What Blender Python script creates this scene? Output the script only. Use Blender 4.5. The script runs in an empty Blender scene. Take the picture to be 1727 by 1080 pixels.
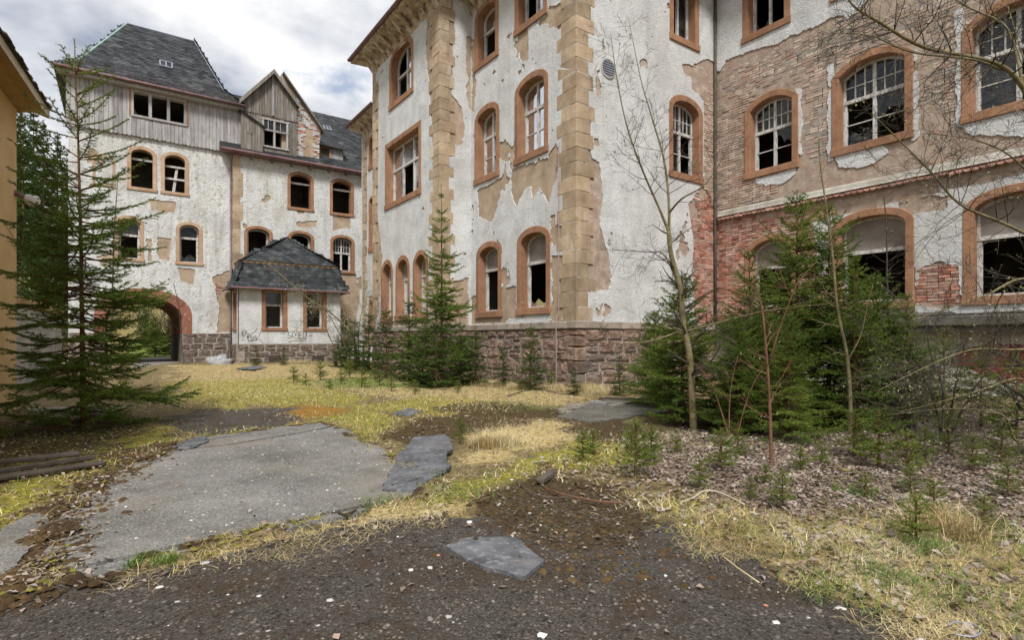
import bpy, math, random
import numpy as np
from mathutils import Vector, Matrix
R = math.radians
# ------------------------------------------------------------------ camera, world, sun, exposure
scene = bpy.context.scene
F_PX, CX, HZ, HC = 941.0, 863.5, 572.0, 1.4          # focal length (px), centre column, horizon row, eye height (m)
YAW_S, YAW_C = 0.5762, 0.8173                        # sin / cos of the view direction (world X runs along the facades)
camd = bpy.data.cameras.new('camera'); cam = bpy.data.objects.new('camera', camd)
scene.collection.objects.link(cam); scene.camera = cam
camd.sensor_width = 36; camd.lens = F_PX / 1727 * 36
camd.shift_y = (HZ - 540) / 1727
camd.clip_start = .05; camd.clip_end = 3000
cam.location = (0, 0, HC); cam.rotation_euler = (R(90), 0, -math.atan2(YAW_S, YAW_C))

world = bpy.data.worlds.new('World'); scene.world = world; world.use_nodes = True
wn = world.node_tree; wn.nodes.clear()
sun_vec = Vector((-.34, -.52, .78)).normalized()
def wnode(t, **k):
    n = wn.nodes.new(t)
    for a, b in k.items(): setattr(n, a, b)
    return n
sky = wnode('ShaderNodeTexSky', sky_type='NISHITA', sun_disc=False)
sky.sun_elevation = math.asin(sun_vec.z); sky.sun_rotation = math.atan2(sun_vec.x, sun_vec.y) % (2 * math.pi)
bg1 = wnode('ShaderNodeBackground'); bg1.inputs[1].default_value = .11
wn.links.new(sky.outputs[0], bg1.inputs[0])
tcw = wnode('ShaderNodeTexCoord'); mpw = wnode('ShaderNodeMapping'); mpw.inputs['Scale'].default_value = (1, 1, 1.9)
mpw.inputs['Location'].default_value = (1.7, .4, .9)
wn.links.new(tcw.outputs['Generated'], mpw.inputs[0])
nz1 = wnode('ShaderNodeTexNoise'); nz1.inputs['Scale'].default_value = 2.3; nz1.inputs['Detail'].default_value = 7; nz1.inputs['Roughness'].default_value = .55
nz2 = wnode('ShaderNodeTexNoise'); nz2.inputs['Scale'].default_value = 3.6; nz2.inputs['Detail'].default_value = 8; nz2.inputs['Roughness'].default_value = .6
for n in (nz1, nz2): wn.links.new(mpw.outputs[0], n.inputs['Vector'])
rc = wnode('ShaderNodeValToRGB'); e = rc.color_ramp.elements
e[0].position = .36; e[0].color = (.20, .24, .33, 1); e[1].position = .55; e[1].color = (.78, .78, .78, 1)
m_ = e.new(.45); m_.color = (.48, .50, .55, 1)
wn.links.new(nz1.outputs['Fac'], rc.inputs[0])
bg2 = wnode('ShaderNodeBackground'); bg2.inputs[1].default_value = 1.0
wn.links.new(rc.outputs[0], bg2.inputs[0])
rm = wnode('ShaderNodeValToRGB'); e = rm.color_ramp.elements
e[0].position = .29; e[0].color = (.3, .3, .3, 1); e[1].position = .39; e[1].color = (1, 1, 1, 1)
wn.links.new(nz2.outputs['Fac'], rm.inputs[0])
mx = wnode('ShaderNodeMixShader'); wn.links.new(rm.outputs[0], mx.inputs[0]); wn.links.new(bg1.outputs[0], mx.inputs[1]); wn.links.new(bg2.outputs[0], mx.inputs[2])
wo = wnode('ShaderNodeOutputWorld'); wn.links.new(mx.outputs[0], wo.inputs[0])

sd_ = bpy.data.lights.new('sun', 'SUN'); sd_.energy = 3.0; sd_.angle = R(13); sd_.color = (1, .98, .95)
sun = bpy.data.objects.new('sun', sd_); scene.collection.objects.link(sun)
sun.rotation_euler = (-sun_vec).to_track_quat('-Z', 'Y').to_euler(); sun.location = (0, 0, 40)
scene.view_settings.view_transform = 'Standard'; scene.view_settings.look = 'None'
scene.view_settings.exposure = 0.46; scene.view_settings.gamma = 1
scene.render.engine = 'CYCLES'

# ------------------------------------------------------------------ helpers
rng = np.random.default_rng(7); random.seed(7)
def ray(px, py):
    a = (px - CX) / F_PX
    return np.array((YAW_S + YAW_C * a, YAW_C - YAW_S * a, (HZ - py) / F_PX))
def at(px, py, t):
    d = ray(px, py) * t; d[2] += HC; return d
def gnd(px, py, z=0.0):
    d = ray(px, py); t = (z - HC) / d[2]; return np.array((d[0] * t, d[1] * t))
def hsh(ix, iy, s):
    n = (ix.astype(np.int64) * 374761393 + iy.astype(np.int64) * 668265263 + s * 974711) & 0x7fffffff
    n = ((n ^ (n >> 13)) * 1274126177) & 0x7fffffff
    n = ((n ^ (n >> 16)) * 668265263) & 0x7fffffff
    return ((n ^ (n >> 15)) & 0xffffff) / 16777216.0
def vn(x, y, s=0):
    x = np.asarray(x, float); y = np.asarray(y, float)
    ix = np.floor(x); iy = np.floor(y); fx = x - ix; fy = y - iy
    fx = fx * fx * (3 - 2 * fx); fy = fy * fy * (3 - 2 * fy)
    a = hsh(ix, iy, s); b = hsh(ix + 1, iy, s); c = hsh(ix, iy + 1, s); d = hsh(ix + 1, iy + 1, s)
    return (a * (1 - fx) + b * fx) * (1 - fy) + (c * (1 - fx) + d * fx) * fy
def fbm(x, y, o=4, s=0):
    v = 0; a = .5; t = 0
    for i in range(o):
        v = v + a * vn(x * 2 ** i + 17.3 * i, y * 2 ** i - 9.1 * i, s + i); t += a; a *= .55
    return v / t
def sdpoly(X, Y, poly):
    """signed distance, negative inside"""
    d = np.full(X.shape, 1e9); ins = np.zeros(X.shape, bool); n = len(poly)
    for i in range(n):
        ax, ay = poly[i]; bx, by = poly[(i + 1) % n]
        ex, ey = bx - ax, by - ay; L = ex * ex + ey * ey + 1e-12
        t = np.clip(((X - ax) * ex + (Y - ay) * ey) / L, 0, 1)
        d = np.minimum(d, (X - ax - t * ex) ** 2 + (Y - ay - t * ey) ** 2)
        c = ((ay > Y) != (by > Y))
        if by != ay: ins ^= c & (X < (bx - ax) * (Y - ay) / (by - ay) + ax)
    d = np.sqrt(d); return np.where(ins, -d, d)
def sdline(X, Y, pts):
    d = np.full(X.shape, 1e9)
    for (ax, ay), (bx, by) in zip(pts[:-1], pts[1:]):
        ex, ey = bx - ax, by - ay; t = np.clip(((X - ax) * ex + (Y - ay) * ey) / (ex * ex + ey * ey + 1e-12), 0, 1)
        d = np.minimum(d, np.hypot(X - ax - t * ex, Y - ay - t * ey))
    return d
def sstep(a, b, x):
    t = np.clip((x - a) / (b - a), 0, 1); return t * t * (3 - 2 * t)

COL = scene.collection
ORG = {}
def origin(o): return ORG.get(o.name, (0, 0, 0)) if o else (0, 0, 0)
def finish(name, me, mat, parent, smooth):
    o = bpy.data.objects.new(name, me); COL.objects.link(o)
    if mat: me.materials.append(mat)
    if smooth: me.polygons.foreach_set('use_smooth', np.ones(len(me.polygons), bool))
    if parent: o.parent = parent; ORG[o.name] = origin(parent)
    return o
def mesh_np(name, V, F, mat, parent=None, smooth=False):
    """V (n,3), F (m,k) uniform faces"""
    V = np.asarray(V, np.float32) - np.asarray(origin(parent), np.float32); F = np.asarray(F, np.int32)
    me = bpy.data.meshes.new(name); m, k = F.shape
    me.vertices.add(len(V)); me.vertices.foreach_set('co', V.ravel())
    me.loops.add(m * k); me.loops.foreach_set('vertex_index', F.ravel())
    me.polygons.add(m); me.polygons.foreach_set('loop_start', np.arange(0, m * k, k, dtype=np.int32))
    me.update(calc_edges=True); me.validate()
    return finish(name, me, mat, parent, smooth)
class G:
    def __init__(s): s.v = []; s.f = []
    def poly(s, pts):
        b = len(s.v); s.v += [tuple(p) for p in pts]; s.f.append(tuple(range(b, b + len(pts))))
    def box(s, x0, x1, y0, y1, z0, z1):
        b = len(s.v)
        s.v += [(x0,y0,z0),(x1,y0,z0),(x1,y1,z0),(x0,y1,z0),(x0,y0,z1),(x1,y0,z1),(x1,y1,z1),(x0,y1,z1)]
        s.f += [tuple(b + i for i in q) for q in ((3,2,1,0),(4,5,6,7),(0,1,5,4),(1,2,6,5),(2,3,7,6),(3,0,4,7))]
    def cbox(s, x0, x1, y0, y1, z0, z1, c=.01, M=None, jit=0):
        """box with chamfered edges"""
        lo = (x0, y0, z0); hi = (x1, y1, z1); b = len(s.v); idx = {}
        c = min(c, .45 * (x1 - x0), .45 * (y1 - y0), .45 * (z1 - z0))
        P = []
        for i in range(8):
            sg = (i & 1, i >> 1 & 1, i >> 2 & 1)
            jx = [random.uniform(-jit, jit) for _ in range(3)] if jit else (0, 0, 0)
            for ax in range(3):
                p = []
                for k in range(3):
                    e = hi[k] if sg[k] else lo[k]
                    if k != ax: e += -c if sg[k] else c
                    p.append(e + jx[k])
                idx[(i, ax)] = b + len(P); P.append(p)
        if M is not None: P = [tuple(M @ Vector(p)) for p in P]
        s.v += [tuple(p) for p in P]
        for ax in range(3):
            o1, o2 = [(1, 2), (0, 2), (0, 1)][ax]
            for side in (0, 1):
                q = [(side << ax) | (a << o1) | (d << o2) for a, d in ((0,0),(1,0),(1,1),(0,1))]
                s.f.append(tuple(idx[(i, ax)] for i in q))
        for ax in range(3):                                    # edges along ax
            o1, o2 = [(1, 2), (0, 2), (0, 1)][ax]
            for a in (0, 1):
                for d in (0, 1):
                    i0 = (a << o1) | (d << o2); i1 = i0 | (1 << ax)
                    s.f.append((idx[(i0, o1)], idx[(i1, o1)], idx[(i1, o2)], idx[(i0, o2)]))
        for i in range(8): s.f.append((idx[(i, 0)], idx[(i, 1)], idx[(i, 2)]))
    def tube(s, P, r, k=6, cap=True):
        P = np.asarray([tuple(p) for p in P], float); n = len(P)
        r = np.full(n, r, float) if not hasattr(r, '__len__') else np.asarray(r, float)
        b = len(s.v); d = np.empty_like(P); d[1:-1] = P[2:] - P[:-2]; d[0] = P[1] - P[0]; d[-1] = P[-1] - P[-2]
        d /= np.sqrt((d * d).sum(1))[:, None] + 1e-9
        rx, ry, rz = (.3, .2, .93) if (abs(d @ np.array((.3, .2, .93))) < .985).all() else (1., 0., .1)
        u = np.stack([d[:, 1] * rz - d[:, 2] * ry, d[:, 2] * rx - d[:, 0] * rz, d[:, 0] * ry - d[:, 1] * rx], 1); u /= np.sqrt((u * u).sum(1))[:, None] + 1e-9
        w = np.stack([d[:, 1] * u[:, 2] - d[:, 2] * u[:, 1], d[:, 2] * u[:, 0] - d[:, 0] * u[:, 2], d[:, 0] * u[:, 1] - d[:, 1] * u[:, 0]], 1)
        a = 2 * math.pi * np.arange(k) / k
        V = P[:, None] + r[:, None, None] * (np.cos(a)[None, :, None] * u[:, None] + np.sin(a)[None, :, None] * w[:, None])
        s.v += list(map(tuple, V.reshape(-1, 3).tolist()))
        for i in range(n - 1):
            for j in range(k):
                s.f.append((b + i*k + j, b + i*k + (j+1) % k, b + (i+1)*k + (j+1) % k, b + (i+1)*k + j))
        if cap:
            s.f.append(tuple(b + j for j in range(k))[::-1]); s.f.append(tuple(b + (n-1)*k + j for j in range(k)))
    def build(s, name, mat, parent=None, smooth=False):
        o = np.array(origin(parent))
        me = bpy.data.meshes.new(name)
        me.from_pydata((np.array(s.v, float) - o).tolist() if s.v else [], [], s.f); me.update()
        return finish(name, me, mat, parent, smooth)
def thing(name, label, cat, loc=(0, 0, 0), group=None, rotz=0):
    o = bpy.data.objects.new(name, None); COL.objects.link(o); o.empty_display_size = .3
    o.location = loc; o.rotation_euler.z = rotz; ORG[o.name] = tuple(loc)
    return tag(o, label, cat, group)
def tag(o, label, cat, group=None, kind=None):
    if label: o['label'] = label
    if cat: o['category'] = cat
    if group: o['group'] = group
    if kind: o['kind'] = kind
    return o
def struct(o): o['kind'] = 'structure'; return o
def stuff(o): o['kind'] = 'stuff'; return o
def setpivot(o, loc):
    """move the origin of a world-built top-level mesh to its base"""
    o.data.transform(Matrix.Translation(-Vector(loc))); o.location = loc; ORG[o.name] = tuple(loc); return o

# ------------------------------------------------------------------ materials
MATS = {}
def nt(name):
    m = bpy.data.materials.new(name); m.use_nodes = True; t = m.node_tree; t.nodes.clear()
    def N(ty, **k):
        n = t.nodes.new(ty)
        for a, b in k.items():
            if a.startswith('i_'): n.inputs[a[2:].replace('_', ' ')].default_value = b
            else: setattr(n, a, b)
        return n
    return m, t, N, t.links.new
def ramp(N, stops):
    r = N('ShaderNodeValToRGB'); e = r.color_ramp.elements
    while len(e) > 1: e.remove(e[-1])
    e[0].position = stops[0][0]; e[0].color = (*stops[0][1], 1)
    for p, c in stops[1:]:
        x = e.new(p); x.color = (*c, 1)
    return r
def mixc(N, L, fac, a, b, mode='MIX'):
    m = N('ShaderNodeMix', data_type='RGBA', blend_type=mode)
    if hasattr(fac, 'is_linked') or hasattr(fac, 'links'): L(fac, m.inputs[0])
    else: m.inputs[0].default_value = fac
    for v, i in ((a, 6), (b, 7)):
        if isinstance(v, tuple): m.inputs[i].default_value = (*v, 1) if len(v) == 3 else v
        else: L(v, m.inputs[i])
    return m.outputs[2]
def mathn(N, L, op, a, b=None, c=None):
    m = N('ShaderNodeMath', operation=op)
    for i, v in enumerate((a, b, c)):
        if v is None: continue
        if isinstance(v, (int, float)): m.inputs[i].default_value = v
        else: L(v, m.inputs[i])
    return m.outputs[0]
def mat(name, stops, scale=3, detail=6, rough=.9, stretch=(1, 1, 1), bumps=((30, .4, .01),), layers=(), rnd=0, alt=None, spec=.3, trans=0, ngrough=.6, metal=0):
    """layers: (scale, stretch, lo, hi, colour, strength)   rnd: brightness spread per piece"""
    m, t, N, L = nt(name)
    geo = N('ShaderNodeNewGeometry'); pos = geo.outputs['Position']
    def noise(sc, st=(1, 1, 1), det=5, ro=.6):
        v = pos
        if st != (1, 1, 1):
            mp = N('ShaderNodeMapping'); mp.inputs['Scale'].default_value = st; L(pos, mp.inputs[0]); v = mp.outputs[0]
        n = N('ShaderNodeTexNoise', i_Scale=sc, i_Detail=det, i_Roughness=ro); L(v, n.inputs['Vector']); return n.outputs['Fac']
    r = ramp(N, stops); L(noise(scale, stretch, detail, ngrough), r.inputs[0]); col = r.outputs[0]
    for (sc, st, lo, hi, c, k) in layers:
        mr = N('ShaderNodeMapRange', i_From_Min=lo, i_From_Max=hi, i_To_Max=k); L(noise(sc, st, 7, .65), mr.inputs[0])
        col = mixc(N, L, mr.outputs[0], col, c)
    if rnd:
        oi = N('ShaderNodeObjectInfo')
        s_ = mathn(N, L, 'FRACT', mathn(N, L, 'ADD', oi.outputs['Random'], geo.outputs['Random Per Island']))
        mr = N('ShaderNodeMapRange', i_To_Min=1 - rnd, i_To_Max=1 + rnd); L(s_, mr.inputs[0])
        h = N('ShaderNodeHueSaturation'); L(mr.outputs[0], h.inputs['Value']); L(col, h.inputs['Color'])
        h.inputs['Saturation'].default_value = 1; col = h.outputs[0]
        if alt:
            s2 = mathn(N, L, 'FRACT', mathn(N, L, 'MULTIPLY', s_, 7.31)); mr2 = N('ShaderNodeMapRange', i_From_Min=1 - alt[1] * 1.4, i_From_Max=1, i_To_Max=.85); L(s2, mr2.inputs[0]); col = mixc(N, L, mr2.outputs[0], col, alt[0])
    b = N('ShaderNodeBsdfPrincipled', i_Roughness=rough, i_Metallic=metal); b.inputs['Specular IOR Level'].default_value = spec
    L(col, b.inputs['Base Color']); nrm = None
    for bb in bumps:
        sc, st, di = bb[:3]
        bp = N('ShaderNodeBump', i_Strength=st, i_Distance=di); L(noise(sc, bb[3] if len(bb) > 3 else (1, 1, 1), 4, .6), bp.inputs['Height'])
        if nrm: L(nrm, bp.inputs['Normal'])
        nrm = bp.outputs[0]
    if nrm: L(nrm, b.inputs['Normal'])
    out = N('ShaderNodeOutputMaterial'); sh = b.outputs[0]
    if trans:
        tr = N('ShaderNodeBsdfTranslucent'); L(col, tr.inputs[0]); ms = N('ShaderNodeMixShader', i_Fac=trans); L(sh, ms.inputs[1]); L(tr.outputs[0], ms.inputs[2]); sh = ms.outputs[0]
    L(sh, out.inputs[0]); MATS[name] = m; return m
V1 = (1, 1, .12)
mat('render_white', [(.3, (.48, .485, .475)), (.5, (.62, .625, .615)), (.7, (.72, .725, .715))], 1.6, 8, .95,
    bumps=((12, .6, .04), (40, .8, .03)), layers=((.6, (1, 1, .5), .48, .66, (.47, .46, .43), .6), (1.1, (1, 1, .3), .57, .76, (.48, .44, .37), .5), (3.2, (1, 1, .07), .57, .78, (.32, .295, .26), .6), (17, (1, 1, 1), .52, .66, (.36, .34, .31), .45), (30, (1, 1, 1), .58, .68, (.20, .185, .16), .55)))
mat('render_old', [(.3, (.47, .465, .45)), (.5, (.62, .625, .61)), (.7, (.70, .705, .69))], 1.2, 8, .95,
    bumps=((9, .8, .05), (30, .7, .03)), layers=((.8, (1, 1, .4), .52, .70, (.48, .43, .34), .65), (3, (1, 1, .08), .53, .73, (.27, .25, .22), .65), (6, (1, 1, .6), .54, .64, (.40, .36, .29), .7), (6, (1, 1, .6), .62, .70, (.40, .31, .21), .8), (13, (1, 1, .8), .58, .64, (.24, .22, .19), .55), (26, (1, 1, 1), .58, .66, (.2, .185, .16), .5)))
mat('undercoat', [(.3, (.29, .215, .145)), (.5, (.40, .305, .215)), (.7, (.48, .385, .285))], 2.2, 8, .95,
    bumps=((14, .5, .03), (60, .6, .02)), layers=((1.3, (1, 1, .5), .55, .72, (.24, .16, .10), .6), (3, V1, .60, .75, (.14, .11, .09), .55)))
mat('undercoat_brown', [(.3, (.27, .205, .155)), (.5, (.38, .295, .23)), (.7, (.49, .40, .325))], 3.5, 8, .95,
    bumps=((16, .5, .03), (60, .7, .02)), layers=((2.4, (1, 1, 2.2), .54, .66, (.42, .22, .16), .6), (3, V1, .60, .75, (.16, .12, .10), .5), (4.5, (1, 1, 1.5), .60, .68, (.60, .57, .52), .7)))
mat('brick_red', [(.3, (.26, .095, .06)), (.5, (.37, .145, .095)), (.7, (.45, .25, .185))], 4, 6, .95, bumps=((40, .6, .015),), rnd=.45, alt=((.50, .36, .29), .45),
    layers=((2.2, (1, 1, 1), .52, .66, (.52, .40, .33), .8), (2, V1, .58, .74, (.10, .08, .07), .75)))
mat('brick_pale', [(.3, (.34, .245, .185)), (.5, (.45, .35, .275)), (.7, (.55, .46, .38))], 3, 6, .95, bumps=((40, .7, .015),), rnd=.28, alt=((.38, .25, .19), .3),
    layers=((1.6, (1, 1, 1), .57, .66, (.42, .20, .14), .6), (2, V1, .60, .75, (.16, .12, .10), .6)))
mat('old_tile', [(.3, (.20, .10, .075)), (.5, (.31, .155, .115)), (.7, (.40, .24, .18))], 3, 7, .9, bumps=((40, .6, .012),), rnd=.3, layers=((1.4, (1, 1, 1), .52, .66, (.15, .13, .105), .8), (3, (1, 1, 1), .58, .7, (.48, .42, .34), .6)))
mat('mortar', [(.3, (.22, .185, .15)), (.7, (.40, .35, .30))], 6, 6, 1, bumps=((50, .6, .01),))
mat('sandstone', [(.3, (.28, .205, .13)), (.5, (.39, .29, .19)), (.7, (.48, .375, .26))], 2.5, 8, .9, bumps=((12, .35, .02), (70, .5, .012)), rnd=.18,
    layers=((1.8, V1, .55, .74, (.14, .115, .09), .7), (7, (1, 1, 1), .58, .70, (.24, .18, .12), .6), (.9, (1, 1, .5), .56, .7, (.60, .54, .45), .6)))
mat('granite', [(.25, (.085, .065, .05)), (.45, (.225, .145, .105)), (.6, (.33, .215, .155)), (.75, (.46, .36, .28))], 5, 9, .9, bumps=((8, 1, .07), (40, .9, .025)), rnd=.4, alt=((.19, .155, .135), .4),
    layers=((.9, (1, 1, 1), .54, .66, (.20, .17, .15), .75), (9, (1, 1, 1), .58, .68, (.42, .37, .33), .5), (1.5, V1, .58, .75, (.06, .055, .04), .7)))
mat('granite_grey', [(.25, (.065, .055, .045)), (.45, (.15, .125, .10)), (.6, (.22, .18, .145)), (.75, (.33, .28, .235))], 5, 9, .9, bumps=((8, 1, .07), (40, .9, .025)), rnd=.3, alt=((.20, .12, .095), .35), layers=((1.5, V1, .56, .74, (.05, .05, .035), .7),))
mat('brick_dark', [(.3, (.13, .032, .022)), (.5, (.22, .055, .036)), (.7, (.29, .09, .06))], 5, 6, .9, bumps=((40, .6, .015),), rnd=.35, layers=((3, (1, 1, 1), .60, .72, (.34, .22, .17), .5),))
mat('cap_stone', [(.3, (.20, .17, .14)), (.5, (.33, .28, .23)), (.7, (.42, .34, .27))], 3, 8, .9, bumps=((14, .4, .02), (60, .5, .01)), rnd=.15, layers=((1.4, (1, 1, 1), .55, .7, (.10, .10, .07), .7),))
mat('surround', [(.3, (.225, .118, .066)), (.5, (.30, .158, .088)), (.7, (.36, .20, .118))], 2.6, 8, .88, bumps=((14, .3, .02), (50, .45, .01)), rnd=.12,
    layers=((1.4, (1, 1, .5), .52, .68, (.27, .15, .10), .6), (3.4, V1, .55, .74, (.13, .08, .06), .7), (11, (1, 1, 1), .61, .66, (.44, .33, .24), .7)))
mat('surround_pale', [(.3, (.36, .24, .15)), (.5, (.43, .29, .19)), (.7, (.47, .36, .26))], 2.2, 7, .85, bumps=((50, .35, .01),), rnd=.1, layers=((2.4, (1, 1, .4), .56, .7, (.40, .18, .09), .8),))
mat('gate_paint', [(.3, (.20, .085, .055)), (.5, (.27, .115, .075)), (.7, (.33, .15, .10))], 2, 7, .85, bumps=((40, .4, .015),), layers=((5, (1, 1, .7), .60, .64, (.50, .42, .30), .8),))
mat('frame_paint', [(.35, (.36, .35, .32)), (.55, (.56, .55, .52)), (.7, (.64, .63, .60))], 12, 8, .8, stretch=(1, 1, .35), bumps=((60, .4, .006),), layers=((20, (1, 1, .25), .56, .62, (.22, .19, .15), .75),))
mat('blind_board', [(.3, (.19, .165, .145)), (.6, (.27, .235, .205)), (.75, (.33, .295, .26))], 2, 6, .9, bumps=((30, .2, .008),), layers=((2, V1, .58, .75, (.17, .14, .12), .6),))
mat('pale_board', [(.3, (.38, .38, .37)), (.7, (.55, .55, .54))], 2, 6, .9, bumps=((30, .2, .008),))
mat('weathered_wood', [(.25, (.19, .178, .17)), (.5, (.34, .325, .315)), (.75, (.46, .445, .435))], 7, 8, .95, stretch=(3, 3, .25), bumps=((22, .5, .01, (3, 3, .15)),), rnd=.2,
    layers=((1.2, (1, 1, .6), .55, .72, (.52, .51, .48), .65), (2, (1, 1, .5), .58, .75, (.13, .10, .08), .6)))
mat('dark_wood', [(.25, (.09, .075, .06)), (.5, (.20, .175, .15)), (.75, (.31, .285, .25))], 8, 8, .95, stretch=(3, 3, .25), bumps=((22, .6, .012, (3, 3, .15)),), rnd=.3,
    layers=((1.6, (1, 1, .5), .56, .72, (.36, .34, .31), .6),))
mat('slate', [(.25, (.020, .022, .024)), (.5, (.040, .043, .046)), (.75, (.078, .082, .084))], 1.4, 7, .75, stretch=(1, 1, 2.5), bumps=((30, .35, .008),), rnd=.5, spec=.2,
    layers=((.7, (1, 1, 2.5), .55, .72, (.10, .105, .10), .6),))
mat('copper_green', [(.3, (.20, .33, .28)), (.7, (.34, .46, .41))], 5, 5, .7)
mat('gutter_metal', [(.3, (.13, .07, .07)), (.6, (.22, .13, .13)), (.8, (.30, .20, .19))], 4, 6, .6, bumps=((30, .15, .005),), layers=((3, (1, 1, 1), .6, .75, (.26, .25, .25), .7),))
mat('pipe_metal', [(.3, (.20, .14, .15)), (.7, (.33, .26, .27))], 4, 6, .6, bumps=((30, .15, .005),))
mat('soffit', [(.3, (.20, .14, .09)), (.48, (.42, .33, .23)), (.6, (.56, .49, .39)), (.8, (.62, .57, .49))], 3.5, 9, .9, bumps=((9, .9, .05), (40, .5, .02)), layers=((4, (1, 1, 1), .54, .62, (.12, .08, .055), .85),))
mat('interior', [(.3, (.14, .12, .10)), (.7, (.30, .27, .23))], 1.2, 6, .95, bumps=(), layers=((.8, (1, 1, 1), .5, .7, (.07, .09, .06), .6),))
mat('ochre_render', [(.3, (.52, .35, .17)), (.5, (.62, .43, .22)), (.7, (.66, .49, .28))], 1.1, 7, .9, bumps=((30, .25, .012),), layers=((1.6, (1, 1, .25), .57, .75, (.40, .30, .19), .5), (6, (1, 1, 1), .64, .68, (.70, .60, .42), .5)))
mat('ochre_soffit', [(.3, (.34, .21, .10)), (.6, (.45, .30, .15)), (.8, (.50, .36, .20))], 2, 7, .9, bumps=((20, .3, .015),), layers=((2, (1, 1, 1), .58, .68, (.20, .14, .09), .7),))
mat('cream_fascia', [(.3, (.50, .43, .32)), (.7, (.64, .57, .45))], 3, 6, .85, bumps=((30, .2, .008),))
mat('tar_shingle', [(.3, (.06, .055, .055)), (.7, (.17, .15, .15))], 8, 6, .9, bumps=((30, .5, .02),), rnd=.35)
mat('block_grey', [(.3, (.32, .31, .29)), (.6, (.46, .45, .43)), (.8, (.54, .53, .51))], 2, 7, .95, bumps=((30, .5, .015),), rnd=.1, layers=((1.4, V1, .56, .74, (.20, .19, .16), .7),))
mat('concrete', [(.25, (.095, .090, .080)), (.45, (.165, .158, .145)), (.6, (.225, .215, .198)), (.78, (.31, .295, .27))], 1.1, 9, .92, bumps=((5, .35, .03), (28, .6, .02), (80, .6, .012)), spec=.2,
    layers=((60, (1, 1, 1), .54, .64, (.50, .48, .44), .7), (45, (1, 1, 1), .46, .36, (.05, .048, .042), .8), (7, (1, 1, 1), .56, .70, (.12, .115, .10), .6), (.7, (1, 1, 1), .50, .68, (.21, .175, .13), .7), (1.3, (1, 1, 1), .54, .70, (.085, .08, .065), .6), (3, (1, 1, 1), .60, .75, (.065, .055, .035), .75)))
mat('ledge_concrete', [(.3, (.075, .07, .058)), (.6, (.15, .14, .12)), (.8, (.24, .225, .20))], 2.4, 8, .95, bumps=((10, .5, .03), (50, .6, .015)), layers=((1.6, (1, 1, 1), .52, .66, (.07, .075, .03), .8),))  # mossy concrete, base darkened to carry the shadow at the ledge too
mat('felt', [(.3, (.055, .056, .060)), (.5, (.115, .117, .124)), (.65, (.17, .172, .18)), (.8, (.27, .27, .28))], 4, 9, .8, bumps=((7, .7, .03), (40, .7, .012)), spec=.3, layers=((16, (1, 1, 1), .55, .66, (.27, .27, .275), .65), (50, (1, 1, 1), .58, .66, (.05, .05, .05), .6), (2, (1, 1, 1), .6, .75, (.16, .12, .07), .6)))
mat('needles', [(.3, (.060, .108, .015)), (.5, (.125, .190, .027)), (.7, (.23, .29, .048))], 1.1, 5, .55, bumps=(), rnd=.38, trans=.28, spec=.3)
mat('needles_light', [(.3, (.10, .155, .022)), (.55, (.17, .24, .036)), (.75, (.26, .32, .055))], 1.4, 5, .55, bumps=(), rnd=.35, trans=.3, spec=.3)
mat('needles_dark', [(.3, (.038, .068, .014)), (.55, (.068, .110, .022)), (.75, (.12, .165, .036))], .8, 5, .6, bumps=(), rnd=.4, trans=.2, spec=.25)
mat('spruce_bark', [(.3, (.085, .045, .022)), (.6, (.15, .085, .042)), (.8, (.19, .13, .08))], 9, 6, .95, bumps=((40, .7, .015),))
mat('twig_grey', [(.3, (.055, .045, .034)), (.6, (.11, .092, .070)), (.8, (.18, .155, .12))], 6, 6, .9, bumps=((60, .4, .006),))
mat('twig_olive', [(.3, (.085, .068, .032)), (.5, (.16, .13, .062)), (.65, (.21, .175, .09)), (.8, (.30, .27, .17))], 9, 8, .9, bumps=((25, .6, .01), (80, .6, .006)), layers=((5, (1, 1, 2), .56, .68, (.24, .25, .19), .6), (14, (1, 1, 3), .60, .68, (.06, .05, .03), .7)))
mat('twig_dark', [(.3, (.035, .028, .022)), (.6, (.075, .06, .045)), (.8, (.11, .09, .07))], 6, 6, .9, bumps=())
mat('twig_red', [(.3, (.11, .05, .03)), (.6, (.17, .085, .05)), (.8, (.22, .13, .085))], 6, 6, .85, bumps=())
mat('buds', [(.3, (.26, .28, .10)), (.7, (.45, .45, .24))], 6, 4, .8, bumps=(), rnd=.2, trans=.2)
mat('leaf_litter', [(.3, (.115, .075, .048)), (.5, (.225, .165, .125)), (.7, (.36, .295, .245))], 2.6, 6, .9, bumps=(), rnd=.5, alt=((.40, .36, .325), .22), trans=.06)
mat('straw', [(.3, (.36, .26, .12)), (.5, (.56, .45, .23)), (.7, (.70, .62, .40))], 1.6, 5, .85, bumps=(), rnd=.35, trans=.15)
mat('moss_clump', [(.3, (.045, .027, .012)), (.5, (.080, .047, .020)), (.7, (.115, .080, .026))], 2.2, 5, 1, bumps=((60, .9, .02),), rnd=.3)
mat('moss_green', [(.3, (.12, .105, .02)), (.5, (.19, .17, .032)), (.7, (.28, .245, .05))], 2.2, 5, 1, bumps=((60, .9, .02),), rnd=.3)
mat('grass_green', [(.3, (.09, .15, .025)), (.6, (.15, .225, .04)), (.8, (.23, .28, .07))], 2, 5, .7, bumps=(), rnd=.3, trans=.25)
mat('pebble', [(.3, (.034, .028, .022)), (.55, (.080, .067, .054)), (.75, (.18, .155, .13))], 5, 4, .85, bumps=(), rnd=.7, alt=((.24, .21, .18), .06))
mat('chip_white', [(.3, (.44, .42, .38)), (.7, (.62, .60, .56))], 8, 4, .9, bumps=(), rnd=.35)
mat('chip_red', [(.3, (.32, .13, .08)), (.7, (.44, .22, .14))], 8, 4, .9, bumps=(), rnd=.3)
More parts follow.
